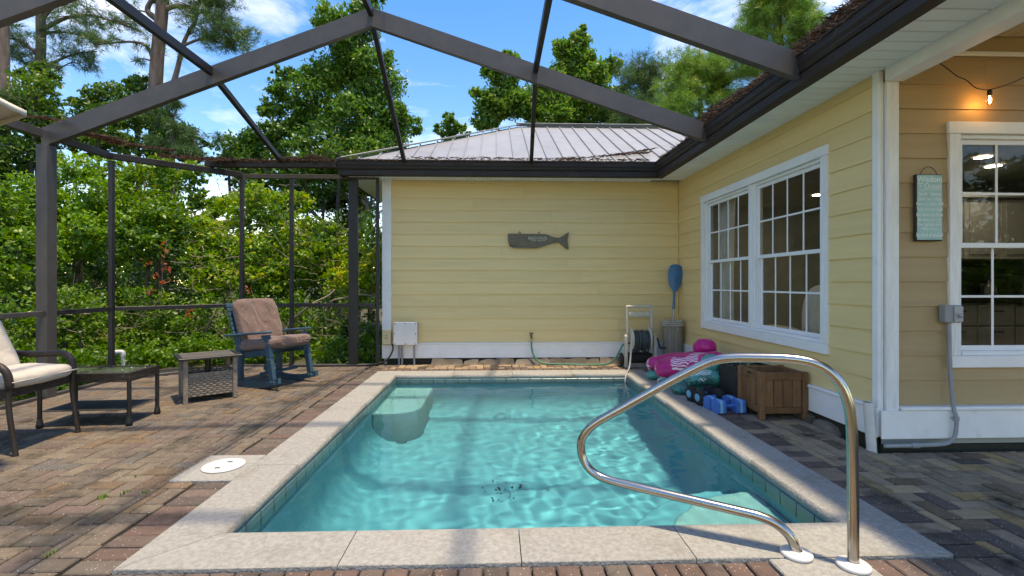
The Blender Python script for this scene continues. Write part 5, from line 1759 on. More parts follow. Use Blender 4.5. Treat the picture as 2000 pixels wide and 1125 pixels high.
stl = thing('string_light', 'string light cord with one glowing clear bulb on the porch', 'string light', (0, 0, 0))
CY = 3.27
mb = MB(); mb.tube(smooth_path([(2.905, CY, 2.86), (3.0, CY, 2.80), (3.08, CY, 2.751), (3.16, CY, 2.70), (3.24, CY, 2.642), (3.30, CY, 2.618), (3.37, CY, 2.565), (3.43, CY, 2.551), (3.474, CY, 2.552), (3.594, CY, 2.586), (3.725, CY, 2.642), (3.95, CY, 2.76), (4.15, CY, 2.89), (4.25, CY, 2.965)], 6), .0035, 8); mb.build('cord', BCB, stl)
bulb = node_part('bulb', stl, (3.527, CY, 2.53))
bulb.location = (3.474, CY, 2.546)
mb = MB(); mb.lathe([(.0, .005), (.012, .004), (.0145, -.004), (.0145, -.030), (.011, -.034)], 14, caps=False); mb.build('socket', BKP, bulb)
gm, N, L, out = nmat('bulb_glass'); t_ = N.new('ShaderNodeBsdfTransparent'); t_.inputs[0].default_value = (1, .93, .82, 1); g_ = N.new('ShaderNodeBsdfGlossy'); g_.inputs['Roughness'].default_value = .02; mx = N.new('ShaderNodeMixShader'); mx.inputs[0].default_value = .08
L.new(t_.outputs[0], mx.inputs[1]); L.new(g_.outputs[0], mx.inputs[2]); L.new(mx.outputs[0], out.inputs['Surface'])
mb = MB(); mb.lathe([(.011, -.034), (.0175, -.048), (.0205, -.066), (.018, -.088), (.010, -.100), (.0, -.103)], 18, caps=False); mb.build('glass_globe', gm, bulb)
mb = MB(); mb.tube(smooth_path([(.0, 0, -.04), (.004, 0, -.055), (-.005, 0, -.068), (.005, 0, -.078), (.0, 0, -.090)], 5), .0035, 6); mb.build('filament', emit('filament_glow', (1.0, .55, .2), 60), bulb)
pld = bpy.data.lights.new('bulb_light', 'POINT'); pld.energy = .13; pld.color = (1, .55, .22); pld.shadow_soft_size = .015
plo = bpy.data.objects.new('bulb_light', pld); COL.objects.link(plo); plo.parent = bulb; plo.location = (-.012, .02, -.07)

# white pipe elbow behind the screen
el = thing('pipe_elbow', 'white PVC pipe elbow sticking up behind the left screen', 'pipe', (-4.83, 6.34, 0), R(20))
mb = MB(); mb.tube([(.045, 0, -.06), (.045, 0, .26)], .022, 14); mb.build('riser', M['pvc'], el)
mb = MB(); mb.tube(smooth_path([(.045, 0, .25), (.045, 0, .285), (.03, 0, .305), (-.01, 0, .307), (-.045, 0, .307)], 4), .028, 14); mb.build('elbow', M['plastic_white'], el)

# ================================================================== vegetation
def leaf_cloud(cen, size, nprng, tint, droop=.25, aspect=.55, out=None):
    """one folded leaf quad per centre; out: preferred normals"""
    n = len(cen)
    d = nprng.normal(size=(n, 3)); d[:, 2] -= droop; d /= np.linalg.norm(d, axis=1)[:, None]
    up = nprng.normal(size=(n, 3)) * .75; up[:, 2] += 1.0
    if out is not None:
        up += out * .7
    s = np.cross(d, up); s /= np.linalg.norm(s, axis=1)[:, None] + 1e-9
    nn_ = np.cross(s, d)
    L_ = (size * nprng.uniform(.65, 1.3, n))[:, None]
    w = L_ * aspect * .5
    v0 = cen - d * L_ * .5
    v1 = cen + s * w - nn_ * L_ * .06 - d * L_ * .06
    v2 = cen + d * L_ * .5 - nn_ * L_ * .10
    v3 = cen - s * w - nn_ * L_ * .06 - d * L_ * .06
    co = np.stack([v0, v1, v2, v3], 1).reshape(-1, 3)
    f = np.arange(n * 4).reshape(n, 4)
    return co, f, np.clip(tint, 0, 1)


def needle_cloud(cen, axis, nprng, tint, length=.2, per=16, width=.010, spread=.9):
    """bottle-brush tufts: long thin triangles round each centre"""
    n = len(cen)
    c = np.repeat(cen, per, 0)
    a = np.repeat(axis, per, 0)
    d = nprng.normal(size=(n * per, 3)) * spread + a
    d /= np.linalg.norm(d, axis=1)[:, None]
    s = np.cross(d, nprng.normal(size=(n * per, 3))); s /= np.linalg.norm(s, axis=1)[:, None] + 1e-9
    L_ = (length * nprng.uniform(.7, 1.15, n * per))[:, None]
    st = c + nprng.normal(size=(n * per, 3)) * length * .12
    co = np.stack([st - s * width * .5, st + s * width * .5, st + d * L_ - np.array([0, 0, 1]) * L_ * .12], 1).reshape(-1, 3)
    f = np.arange(n * per * 3).reshape(-1, 3)
    return co, f, np.clip(np.repeat(tint, per) + nprng.normal(size=n * per) * .06, 0, 1)


def sphere_pts(n, nprng, shell=.55):
    d = nprng.normal(size=(n, 3)); d /= np.linalg.norm(d, axis=1)[:, None]
    r = nprng.uniform(shell ** 3, 1, n) ** (1 / 3)
    return d * r[:, None], d


def crown_leaves(name, clumps, per, leaf, mat, seed, parent, aspect=.55, tint_mu=.45, tint_sd=.13, shell=.45, warm=0.0):
    """clumps: (x, y, z, rx, ry, rz) ellipsoids in world space"""
    g = np.random.default_rng(seed)
    C, T, O = [], [], []
    for (x, y, z, rx, ry, rz) in clumps:
        n = max(20, int(per * (rx * ry * rz) ** (2 / 3)))
        p, d = sphere_pts(n, g, shell)
        # break each clump into sub-clusters so light and gaps show
        k = max(4, n // 26)
        sc, sd_ = sphere_pts(k, g, .5)
        w = g.integers(0, k, n)
        q = sc[w] * .88 + g.normal(size=(n, 3)) * .17
        C.append(q * np.array([rx, ry, rz]) + np.array([x, y, z]))
        base = g.normal(tint_mu, tint_sd * .6)
        T.append(base + g.normal(0, tint_sd, n) + g.normal(0, tint_sd * .7, k)[w] + warm * (g.random(n) > .94))
        O.append(sc[w])
    C, T, O = np.concatenate(C), np.concatenate(T), np.concatenate(O)
    co, f, t = leaf_cloud(C, np.full(len(C), leaf), g, T, aspect=aspect, out=O)
    return mobj(name, np_mesh(name, co, f, mat, False, None, t), parent)


def limb(mb, p, q, r0, r1, seed, n=7, wob=.06):
    g = random.Random(seed)
    p, q = Vector(p), Vector(q)
    L_ = (q - p).length
    pts, rs = [], []
    for k in range(n):
        t = k / (n - 1)
        e = math.sin(math.pi * t) * wob * L_
        pts.append(p.lerp(q, t) + Vector((g.uniform(-e, e), g.uniform(-e, e), g.uniform(-e, e) * .5)))
        rs.append(r0 + (r1 - r0) * t)
    mb.tube(pts, rs, 8)
    return pts


def at(px, py, Y):
    """point of the place seen at a photograph position, at depth Y"""
    a, b_ = (px - 1000) / 940, (553 - py) / 940
    dx, dy = a * math.cos(YAW) + math.sin(YAW), -a * math.sin(YAW) + math.cos(YAW)
    return Vector((dx / dy * Y, Y, CAMZ + b_ / dy * Y))


# ---- broadleaf trees and shrubs: silhouettes as ellipsoid clumps (px, py, depth, radius in px across, radius in px up)
def broad(name, label, cat, spec, per, leaf, mat, seed, trunk_px, group=None, barkm=None, tr=.09, aspect=.55, tint=.45, warm=0.0, stems=1, sd=.13, lobes=5, twigs=0):
    cl = []
    for (px, py, Y, rw, rh) in spec:
        p = at(px, py, Y)
        cl.append((p.x, p.y, p.z, rw * Y / 940, min(rw, rh * 1.2) * Y / 940, rh * Y / 940))
    core = list(cl)
    if lobes:
        gl_ = np.random.default_rng(seed + 900)
        cl = [(c[0], c[1], c[2], c[3] * .80, c[4] * .80, c[5] * .80) for c in core]
        for c in core:
            for _ in range(lobes):
                d_ = gl_.normal(size=3); d_ /= np.linalg.norm(d_)
                s_ = gl_.uniform(.26, .46)
                cl.append((c[0] + d_[0] * c[3] * .86, c[1] + d_[1] * c[4] * .86, c[2] + d_[2] * c[5] * .86, c[3] * s_, c[4] * s_, c[5] * s_ * 1.1))
    base = at(trunk_px, 600, spec[0][2])
    root = thing(name, label, cat, (base.x, base.y, -.07), 0, group)
    off = Vector((base.x, base.y, -.07))
    g = random.Random(seed)
    mb_ = MB()
    tops = sorted(core, key=lambda c: c[2])
    for s_ in range(stems):
        b0 = Vector((g.uniform(-.3, .3), g.uniform(-.2, .2), 0)) if s_ else Vector((0, 0, 0))
        tgt = Vector(tops[-1 - s_ % len(tops)][:3]) - off
        pts = limb(mb_, b0, tgt, tr, tr * .25, seed + s_, 9, .035)
        if s_ == 0:
            main = pts
    tk = mb_.build('trunk' if stems == 1 else 'stems', barkm or M['greybark'], root)
    if len(cl) > 1:
        mb_ = MB()
        for k, c in enumerate(core):
            e = Vector(c[:3]) - off
            src = min(main[1:], key=lambda p: (Vector((p.x, p.y, p.z + .5 * (e - p).length)) - e).length)
            limb(mb_, src, e, tr * .35, tr * .10, seed * 3 + k, 6, .08)
        lb = mb_.build('branches', barkm or M['greybark'], root)
    if twigs:
        mb_ = MB()
        for k in range(twigs):
            c = g.choice(core)
            a_ = g.uniform(0, 6.28); e_ = g.uniform(-.2, .9); l_ = g.uniform(.25, .8)
            p0_ = Vector((c[0] + g.uniform(-1, 1) * c[3], c[1] - g.uniform(.5, 1.0) * c[4], c[2] + g.uniform(-1, .9) * c[5])) - off
            limb(mb_, p0_, p0_ + Vector((math.cos(a_) * math.cos(e_), -.25 * abs(math.sin(a_)), math.sin(e_))) * l_, .0065, .002, seed * 7 + k, 5, .12)
        tw_o = mb_.build('twigs', M['twig'], root)
        tw_o['kind'] = 'stuff'
    cl2 = [(c[0] - off.x, c[1] - off.y, c[2] - off.z, *c[3:]) for c in cl]
    crown_leaves('crown', cl2, per, leaf, mat, seed, root, aspect, tint, sd, .45, warm)
    return root


# large broadleaf tree behind the house corner
broad('broadleaf_tree', 'large dense green broadleaf tree rising behind the house corner', 'tree',
      [(690, 70, 14, 62, 62), (650, 150, 14, 75, 50), (735, 165, 14, 68, 58), (600, 190, 13.6, 62, 45), (690, 225, 13.6, 88, 55), (775, 240, 14, 42, 48), (560, 235, 13.4, 48, 36), (520, 265, 13.2, 46, 34), (640, 275, 13.2, 95, 45), (750, 285, 13.6, 68, 36), (480, 290, 13.2, 36, 24), (600, 330, 13, 95, 34), (700, 350, 13, 80, 40), (560, 145, 14.3, 24, 18), (715, 20, 14.2, 42, 34), (640, 40, 14.4, 26, 22)],
      5200, .115, M['leaf_tree'], 31, 690, tr=.20, tint=.44)
broad('young_oak', 'mid green oak crowded beside the large broadleaf tree', 'tree',
      [(470, 300, 15, 40, 30), (455, 330, 15, 42, 26), (520, 320, 15, 55, 36), (600, 390, 14.6, 70, 40), (690, 410, 14.6, 60, 42), (540, 380, 14.8, 60, 36)],
      4200, .11, M['leaf_dark'], 32, 600, tr=.10, tint=.42)
# trees of the left wood, behind the shrubs
broad('woodland_tree', 'leafy green tree filling the left wood below the pines', 'tree',
      [(225, 190, 13, 66, 36), (280, 165, 13.4, 36, 24), (190, 225, 13, 52, 34), (260, 232, 12.6, 66, 30), (340, 255, 12.8, 52, 32), (370, 292, 12.6, 40, 26), (300, 285, 12.4, 70, 30), (205, 275, 12.4, 60, 28), (130, 265, 12.6, 55, 34)],
      4600, .10, M['leaf_dark'], 33, 260, tr=.13, tint=.50)
broad('woodland_tree', 'dark leafy tree at the far left edge of the wood', 'tree',
      [(40, 200, 12.6, 70, 42), (95, 235, 12.4, 55, 40), (20, 260, 12, 70, 42), (-50, 220, 12.4, 70, 60), (80, 150, 13, 42, 26), (30, 300, 11.6, 80, 40), (-40, 330, 11.4, 80, 60)],
      4600, .10, M['leaf_dark'], 34, 20, tr=.13, tint=.44)
# tall shrubs of the second row
T2 = 'tall shrubs behind the screen'
broad('tall_shrub', 'tall bright green shrub behind the left corner post', 'shrub',
      [(150, 330, 10.2, 66, 40), (195, 380, 9.8, 60, 46), (120, 400, 9.8, 62, 46), (165, 450, 9.4, 76, 46), (60, 380, 9.8, 60, 50), (100, 470, 9.2, 66, 44)],
      5000, .085, M['leaf_vine'], 41, 150, T2, tr=.05, tint=.42, stems=3)
broad('tall_shrub', 'tall green shrub between the second and third screen posts', 'shrub',
      [(280, 340, 10.4, 62, 40), (345, 350, 10.4, 50, 38), (255, 400, 10, 62, 46), (330, 415, 10, 62, 48), (385, 340, 10.6, 24, 22), (300, 470, 9.6, 80, 44), (370, 450, 9.8, 40, 40), (405, 425, 10.2, 34, 26), (412, 402, 10.6, 30, 22), (388, 388, 10.6, 26, 22), (440, 398, 10.6, 26, 18)],
      5000, .085, M['leaf_bush'], 42, 300, T2, tr=.05, tint=.60, stems=3)
broad('tall_shrub', 'shaded green shrub at the left photo edge behind the screen', 'shrub',
      [(0, 400, 9.0, 70, 50), (40, 480, 8.6, 70, 46), (-60, 460, 8.6, 70, 70), (0, 540, 8.2, 80, 46)],
      5000, .085, M['leaf_bush'], 43, 0, T2, tr=.05, tint=.46, stems=3)
# vine covered mound behind the rocking chair
broad('vine_mound', 'bright vine covered mound behind the rocking chair and screen', 'vines',
      [(520, 410, 10, 74, 46), (450, 455, 9.8, 62, 40), (590, 455, 9.8, 66, 44), (400, 500, 9.4, 56, 40), (500, 490, 9.4, 86, 44), (600, 520, 9.4, 70, 46), (440, 540, 9.2, 80, 40), (545, 545, 9.2, 80, 40), (480, 385, 10.2, 40, 24), (555, 390, 10.2, 40, 26)],
      6200, .082, M['leaf_vine'], 44, 520, None, tr=.05, tint=.50, warm=.42, stems=4, sd=.19, twigs=70)
broad('sapling_thicket', 'yellow green sapling thicket beside the house corner', 'shrub',
      [(640, 490, 9.4, 50, 34), (690, 500, 9.6, 46, 36), (630, 450, 9.8, 34, 22), (730, 520, 9.6, 36, 40), (670, 545, 9.0, 66, 34), (740, 560, 9.2, 36, 40), (690, 460, 10, 30, 14)],
      5200, .08, M['leaf_vine'], 45, 680, None, tr=.03, tint=.55, warm=.4, stems=4, sd=.2, twigs=45)
# low hedge just outside the screen
LH = 'low bushes along the foot of the screen'
for k, (px, py, Y, rw, rh, lab) in enumerate(((30, 610, 6.6, 95, 52, 'low bush outside the screen behind the armchair'), (130, 600, 7.4, 80, 55, 'low bush outside the screen right of the corner post'),
                                              (215, 610, 8.2, 74, 54, 'low bush outside the screen behind the coffee table'), (300, 610, 8.6, 74, 56, 'low bush outside the screen left of the side table'),
                                              (390, 620, 8.6, 78, 56, 'low bush outside the screen behind the side table'), (480, 620, 8.8, 78, 56, 'low bush outside the screen behind the rocking chair back'),
                                              (575, 630, 8.8, 74, 54, 'low bush outside the screen right of the rocking chair'), (660, 625, 8.6, 62, 56, 'low dark bush outside the screen by the wide post'),
                                              (735, 640, 8.4, 36, 52, 'low dark bush outside the screen at house corner'), (-60, 640, 5.9, 100, 70, 'low bush outside the screen past the left photo edge'))):
    spec = [(px, py, Y, rw, rh), (px - rw * .45, py + rh * .5, Y - .15, rw * .7, rh * .6), (px + rw * .45, py + rh * .5, Y - .15, rw * .7, rh * .6), (px + rw * .1, py + rh * .85, Y - .3, rw * .8, rh * .45)]
    broad('low_bush', lab, 'bush', spec, 4200, .062, M['leaf_bush'] if k not in (7, 8) else M['leaf_dark'], 60 + k, px, LH, tr=.022, tint=.36 if k not in (7, 8) else .35, stems=5, warm=.25, sd=.17, lobes=3, twigs=16)
# red leaves of a creeper
rl = thing('red_creeper', 'creeper strand with dying red leaves hanging in the shrubs', 'creeper', tuple(at(315, 620, 8.4).to_2d()) + (-.07,))
off = rl.location.copy()
gr = np.random.default_rng(77)
C = []
for (px, py) in ((322, 482), (320, 505), (326, 525), (303, 538), (318, 552), (298, 570), (372, 610), (290, 512), (376, 605), (484, 565)):
    p = at(px, py, 8.0)
    for _ in range(5):
        C.append(np.array(p - off) + gr.normal(size=3) * .035)
C = np.array(C)
co, f, t = leaf_cloud(C, np.full(len(C), .085), gr, gr.uniform(.1, .8, len(C)), droop=1.0, aspect=.7)
mobj('leaves', np_mesh('leaves', co, f, M['deadleaf'], False, None, t), rl)
mb = MB(); mb.tube([at(326, 470, 8.05) - off, at(318, 520, 8.05) - off, at(316, 560, 8.05) - off, at(300, 640, 8.1) - off, Vector((0, 0, 0))], .005, 6); mb.build('vine_stem', M['twig'], rl)
# bare branches showing in the thicket
for k, (pts, lab) in enumerate((([(655, 565, 8.3), (640, 578, 8.2), (615, 590, 8.1), (596, 604, 8.1), (560, 640, 8.3)], 'pale bare branch slanting behind the right screen posts'),
                                ([(745, 581, 8.0), (725, 578, 7.9), (700, 575, 7.9), (672, 582, 8.0), (640, 600, 8.3)], 'pale bare branch behind the wide screen post'),
                                ([(425, 590, 8.0), (415, 620, 7.9), (402, 650, 8.0), (396, 690, 8.1)], 'dark leaning stem behind the rocking chair'))):
    P_ = [at(*p) for p in pts]
    P_.append(Vector((P_[-1].x, P_[-1].y, -.07)))
    mb = MB(); mb.tube(smooth_path(P_, 4), [.010 + .010 * i / (4 * (len(P_) - 1)) for i in range(4 * (len(P_) - 1) + 1)], 7)
    o = mb.build('bare_branch', M['twig'] if k < 2 else M['greybark']); tag(o, lab, 'branch')
# small bright plants at the foot of the screen
for k, (px, Y, h_) in enumerate(((620, 7.35, .26), (645, 7.30, .20), (672, 7.28, .24), (688, 7.32, .18))):
    p = at(px, 600, Y)
    o = thing('leafy_seedling', ['bright seedling right of the rocking chair outside the screen', 'small bright seedling left of another by the screen', 'bright seedling beside the wide screen post', 'smallest bright seedling touching the wide screen post'][k], 'plant', (p.x, p.y, -.07), 0, 'seedlings at the foot of the screen')
    g = np.random.default_rng(90 + k)
    n_ = 26
    C = g.normal(size=(n_, 3)) * np.array([.09, .06, .06]) + np.array([0, 0, h_])
    co, f, t = leaf_cloud(C, np.full(n_, .11), g, g.normal(.62, .1, n_), aspect=.42)
    mobj('leaves', np_mesh('leaves', co, f, M['leaf_vine'], False, None, t), o)
    mb = MB()
    for q in range(4):
        mb.tube([(0, 0, 0), tuple(C[q] * .6), tuple(C[q])], .004, 5)
    mb.build('stems', M['twig'], o)

# ---- pines
def pine(name, label, trunk, r0, r1, branches, seed, mat, tuft=.21, per=14, dens=1.0, tint=.45, group=None):
    """trunk: list of (px, py, Y); branches: (start px,py), [(px,py) ...] path, spread px"""
    P_ = [at(*p) for p in trunk]
    base = Vector((P_[0].x, P_[0].y, -.07))
    root = thing(name, label, 'tree', base, 0, group)
    P_[0] = base
    sp = smooth_path([p - base for p in P_], 5)
    mb_ = MB(); mb_.tube(sp, [r0 + (r1 - r0) * k / (len(sp) - 1) for k in range(len(sp))], 12)
    mb_.build('trunk', M['bark'], root)
    g = np.random.default_rng(seed)
    mb_ = MB()
    CC, AA, TT = [], [], []
    for (path, br, sp_, cnt) in branches:
        Q = [at(*q) - base for q in path]
        pts = smooth_path(Q, 5)
        mb_.tube(pts, [br * (1 - .75 * k / (len(pts) - 1)) for k in range(len(pts))], 7)
        Y = path[-1][2]
        n_ = int(cnt * dens)
        # tufts gather in flat pads round the outer half of the branch
        pads = max(3, n_ // 9)
        cs = []
        for _ in range(pads):
            t_ = g.uniform(.35, 1.0)
            i = int(t_ * (len(pts) - 1))
            c = np.array(pts[i]) + g.normal(size=3) * np.array([1, 1, .45]) * sp_ * Y / 940 * .55
            cs.append(c)
            v = Vector(c)
            mb_.tube([pts[max(0, i - 1)], pts[i].lerp(v, .5) + Vector((0, 0, .03)), v], [br * .28, br * .2, br * .1], 5)
        cs = np.array(cs)
        w = g.integers(0, pads, n_)
        c = cs[w] + g.normal(size=(n_, 3)) * np.array([1, 1, .55]) * sp_ * Y / 940 * .26
        ax = (c - cs[w]); ax /= np.linalg.norm(ax, axis=1)[:, None] + 1e-6
        ax[:, 2] += .4
        CC.append(c); AA.append(ax * .8)
        TT.append(g.normal(tint, .10, n_) + g.normal(0, .09, pads)[w])
    mb_.build('branches', M['bark'], root)
    C, A, T = np.concatenate(CC), np.concatenate(AA), np.concatenate(TT)
    co, f, t = needle_cloud(C, A, g, T, tuft, per, .013)
    mobj('crown', np_mesh('crown', co, f, mat, False, None, t), root)
    return root


D1 = 13.0
pine('pine_tree', 'tall forked pine with red brown trunk above the left screen', [(322, 600, D1), (312, 400, D1), (304, 240, D1), (306, 130, D1), (318, 0, D1), (325, -150, D1), (322, -330, D1)], .19, .12,
     [([(306, 150, D1), (290, 95, D1), (260, 82, D1), (215, 84, D1), (185, 88, D1)], .05, 22, 60), ([(310, 40, D1), (288, 20, D1), (300, -10, D1), (310, -60, D1)], .09, 30, 50),
      ([(318, 20, D1), (345, 12, D1), (375, 15, D1), (405, 30, D1), (440, 60, D1), (470, 85, D1)], .07, 38, 210), ([(330, 190, D1), (345, 140, D1), (360, 80, D1), (385, 30, D1), (375, -10, D1)], .08, 24, 60),
      ([(355, 90, D1), (400, 75, D1), (440, 85, D1), (485, 70, D1)], .04, 34, 170), ([(320, 0, D1), (370, -20, D1), (420, 5, D1), (450, 20, D1)], .05, 36, 190), ([(400, 30, D1), (430, 50, D1), (450, 95, D1)], .03, 24, 80),
      ([(302, 120, D1), (275, 115, D1), (262, 128, D1)], .025, 12, 10), ([(318, -60, D1), (400, -60, D1), (450, -30, D1)], .06, 45, 160), ([(318, -60, D1), (240, -60, D1), (190, -40, D1)], .06, 45, 160)],
     51, M['needle'], tint=.5)
D2 = 14.0
pine('pine_tree', 'pine with low spreading branches above the left photo corner', [(85, 600, D2), (82, 400, D2), (75, 200, D2), (80, 90, D2), (78, -20, D2), (75, -120, D2)], .14, .10,
     [([(78, 150, D2), (110, 120, D2), (150, 105, D2), (190, 100, D2)], .05, 34, 110), ([(80, 60, D2), (130, 35, D2), (180, 30, D2), (230, 45, D2), (275, 60, D2)], .06, 40, 230), ([(80, 40, D2), (110, 10, D2), (150, -10, D2)], .05, 40, 140),
      ([(78, 110, D2), (40, 80, D2), (10, 75, D2)], .05, 36, 130), ([(76, 160, D2), (45, 120, D2), (20, 110, D2)], .04, 36, 110), ([(78, 145, D2), (105, 140, D2), (140, 122, D2), (160, 128, D2)], .03, 28, 70), ([(78, 20, D2), (40, -10, D2), (0, 10, D2)], .05, 44, 160),
      ([(80, 70, D2), (110, 62, D2), (165, 70, D2), (200, 85, D2)], .04, 32, 120)],
     52, M['needle'], tint=.48)
pine('pine_tree', 'dark bare pine trunk at the extreme left edge', [(10, 600, 12.0), (8, 400, 12.0), (6, 150, 12.0), (4, -60, 12.0)], .14, .12,
     [([(6, 40, 12), (-20, 0, 12), (-60, -20, 12)], .05, 40, 60), ([(6, 200, 12), (30, 190, 12), (50, 200, 12)], .03, 24, 40)], 53, M['needle'], tint=.42)
D4 = 11.5
pine('young_pine', 'young pine with hanging needles behind the left eave', [(330, 600, D4), (335, 450, D4), (338, 330, D4), (335, 230, D4)], .08, .03,
     [([(336, 300, D4), (310, 280, D4), (285, 290, D4)], .025, 26, 90), ([(337, 270, D4), (365, 255, D4), (385, 290, D4)], .025, 26, 110), ([(336, 250, D4), (320, 225, D4), (300, 220, D4)], .02, 22, 80), ([(337, 300, D4), (370, 300, D4), (392, 305, D4)], .02, 22, 80), ([(335, 240, D4), (345, 215, D4), (350, 200, D4)], .02, 20, 70)],
     54, M['needle'], tuft=.17, tint=.40)
# trees behind the roof
broad('rear_tree', 'broad green tree behind the metal roof right of the ridge post', 'tree',
      [(985, 150, 20, 40, 40), (960, 200, 20, 44, 34), (1010, 205, 20, 56, 36), (945, 235, 20, 36, 22), (1080, 225, 20, 60, 28), (1120, 120, 21, 40, 48), (1150, 170, 21, 52, 44), (1190, 140, 21.5, 26, 24), (1200, 200, 21, 36, 40), (1090, 160, 21, 36, 44), (1130, 80, 21, 28, 24), (1010, 130, 20.4, 14, 28), (1050, 200, 20.6, 60, 44), (1150, 225, 20.6, 70, 34), (1230, 235, 21, 40, 34)],
      4200, .17, M['leaf_tree'], 35, 1080, tr=.22, tint=.58)
broad('rear_tree', 'small round tree far behind the left of the roof', 'tree',
      [(880, 240, 24, 24, 18), (868, 258, 24, 22, 16), (898, 262, 24, 20, 16), (885, 290, 24, 30, 24)],
      2600, .16, M['leaf_tree'], 36, 880, tr=.15, tint=.62)
D5 = 18.0
def cone_branches(px0, ytop, ybot, half, Y, n, seed, cnt):
    g = random.Random(seed); out_ = []
    for k in range(n):
        t = (k + .5) / n
        y = ytop + (ybot - ytop) * t
        h_ = half * (.25 + .75 * t ** .8)
        for s_ in (-1, 1):
            out_.append(([(px0, y + 10, Y), (px0 + s_ * h_ * .55, y, Y + g.uniform(-.6, .6)), (px0 + s_ * h_ * g.uniform(.8, 1.05), y - 6, Y + g.uniform(-.8, .8))], .03, 30, cnt))
    return out_


pine('rear_pine', 'slim pine behind the roof left of the house gutter', [(1258, 600, D5), (1258, 350, D5), (1258, 200, D5), (1260, 112, D5)], .14, .03, cone_branches(1258, 120, 260, 46, D5, 6, 1, 170), 55, M['needle'], tuft=.24, tint=.50)
pine('rear_pine', 'bright green pine behind the needle covered gutter', [(1370, 600, 15), (1370, 350, 15), (1368, 200, 15), (1366, 100, 15)], .16, .03, cone_branches(1368, 112, 300, 100, 15, 7, 2, 330), 56, M['needle_light'], tuft=.24, tint=.62)
pine('rear_pine', 'bright green pine top above the porch eave', [(1530, 600, 14), (1530, 300, 14), (1525, 100, 14), (1520, -60, 14)], .16, .04, cone_branches(1522, -50, 150, 90, 14, 7, 3, 300), 57, M['needle_light'], tuft=.24, tint=.62)

# far wood: one mass of leaves low behind everything
g = np.random.default_rng(123)
cl = []
for k in range(150):
    x = g.uniform(-46, 46); y = g.uniform(24, 34)
    cl.append((x, y, g.uniform(.3, 3.4), g.uniform(1.2, 2.4), g.uniform(1, 2), g.uniform(1.0, 1.8)))
for k in range(70):                                   # and the wood to the left
    cl.append((g.uniform(-30, -16), g.uniform(-4, 24), g.uniform(.3, 5.5), g.uniform(1.2, 2.4), g.uniform(1, 2), g.uniform(1.0, 2.0)))
fw = crown_leaves('far_wood', cl, 330, .30, M['leaf_dark'], 5, None, tint_mu=.42)
tag(fw, 'distant dark green wood seen between the nearer trees', 'wood', kind='stuff')
# darker undergrowth filling the gaps between the shrubs
cl = []
for k in range(130):
    px = g.uniform(-160, 760); Y = g.uniform(9.2, 12.5)
    p = at(px, g.uniform(430, 660), Y)
    cl.append((p.x, p.y, max(.1, p.z), .55, .45, .5))
ug = crown_leaves('undergrowth', cl, 900, .10, M['leaf_dark'], 6, None, tint_mu=.36)
tag(ug, 'dark undergrowth between the shrubs of the wood', 'undergrowth', kind='stuff')
cl = []
for k in range(170):
    t_ = g.uniform(0, 1)
    px = g.uniform(-260, 742); Y = g.uniform(7.3, 9.2) if px > 330 else g.uniform(5.2, 8.6)
    p = at(px, 600, Y)
    if p.x > -5.05 and Y < 7.2 + max(0, (-3.6 - p.x)) * .0:
        p.x = -5.05 - g.uniform(0, 1.2)
    cl.append((p.x, p.y, g.uniform(.0, .22), .38, .34, .22))
gc = crown_leaves('ground_cover', cl, 2600, .07, M['leaf_bush'], 8, None, tint_mu=.40)
tag(gc, 'low leafy ground cover along the outside of the screen', 'ground cover', kind='stuff')
# thin dark trunks of the wood
for k, (px, Y, r_, yt) in enumerate(((655, 12.2, .07, 300), (625, 12.6, .05, 320), (590, 12.4, .045, 330), (720, 12.0, .05, 320), (440, 12.5, .05, 300), (60, 11.6, .06, 180), (185, 11.8, .05, 240))):
    p = at(px, yt, Y)
    o = thing('slim_trunk', ['thickest slim dark trunk between the wide post and its neighbour', 'slim dark trunk just left of the thickest one', 'slim dark trunk right of the fourth screen post', 'slim dark trunk beside the house corner board', 'slim dark trunk behind the vine mound', 'slim trunk left of the corner post', 'slim trunk just left of the second post'][k], 'tree', (p.x, p.y, -.07), 0, 'slim trunks in the wood')
    mb = MB(); limb(mb, (0, 0, 0), (.1, 0, p.z + .07), r_, r_ * .6, k, 8, .015); mb.build('trunk', M['darkbark'], o)
    crown_leaves('crown', [(.1, 0, p.z + .1, .5, .5, .5), (.4, .1, p.z - .4, .4, .4, .4)], 2500, .10, M['leaf_dark'], 200 + k, o, tint_mu=.45)

# trees behind the viewer, which the glass and the steel mirror
for k, (x, y, s_) in enumerate(((-9, -15, 1.0), (3, -17, 1.1), (13.5, -9, 1.0), (19, -9.5, 1.1))):
    o = thing('garden_tree', ['garden tree behind the viewer at the left', 'garden tree behind the viewer near the middle', 'garden tree behind the viewer at the right', 'garden tree behind the viewer at the far right'][k], 'tree', (x, y, -.07), 0, 'garden trees behind the viewer')
    mb = MB(); limb(mb, (0, 0, 0), (.2, 0, 3.2 * s_), .15, .07, 70 + k, 8, .03); mb.build('trunk', M['greybark'], o)
    gg = np.random.default_rng(300 + k)
    crown_leaves('crown', [(gg.uniform(-1.8, 1.8) * s_, gg.uniform(-1, 1), gg.uniform(1.2, 5.0) * s_, 1.2, 1.1, .9) for _ in range(12)], 420, .26, M['leaf_dark'], 310 + k, o, tint_mu=.45)

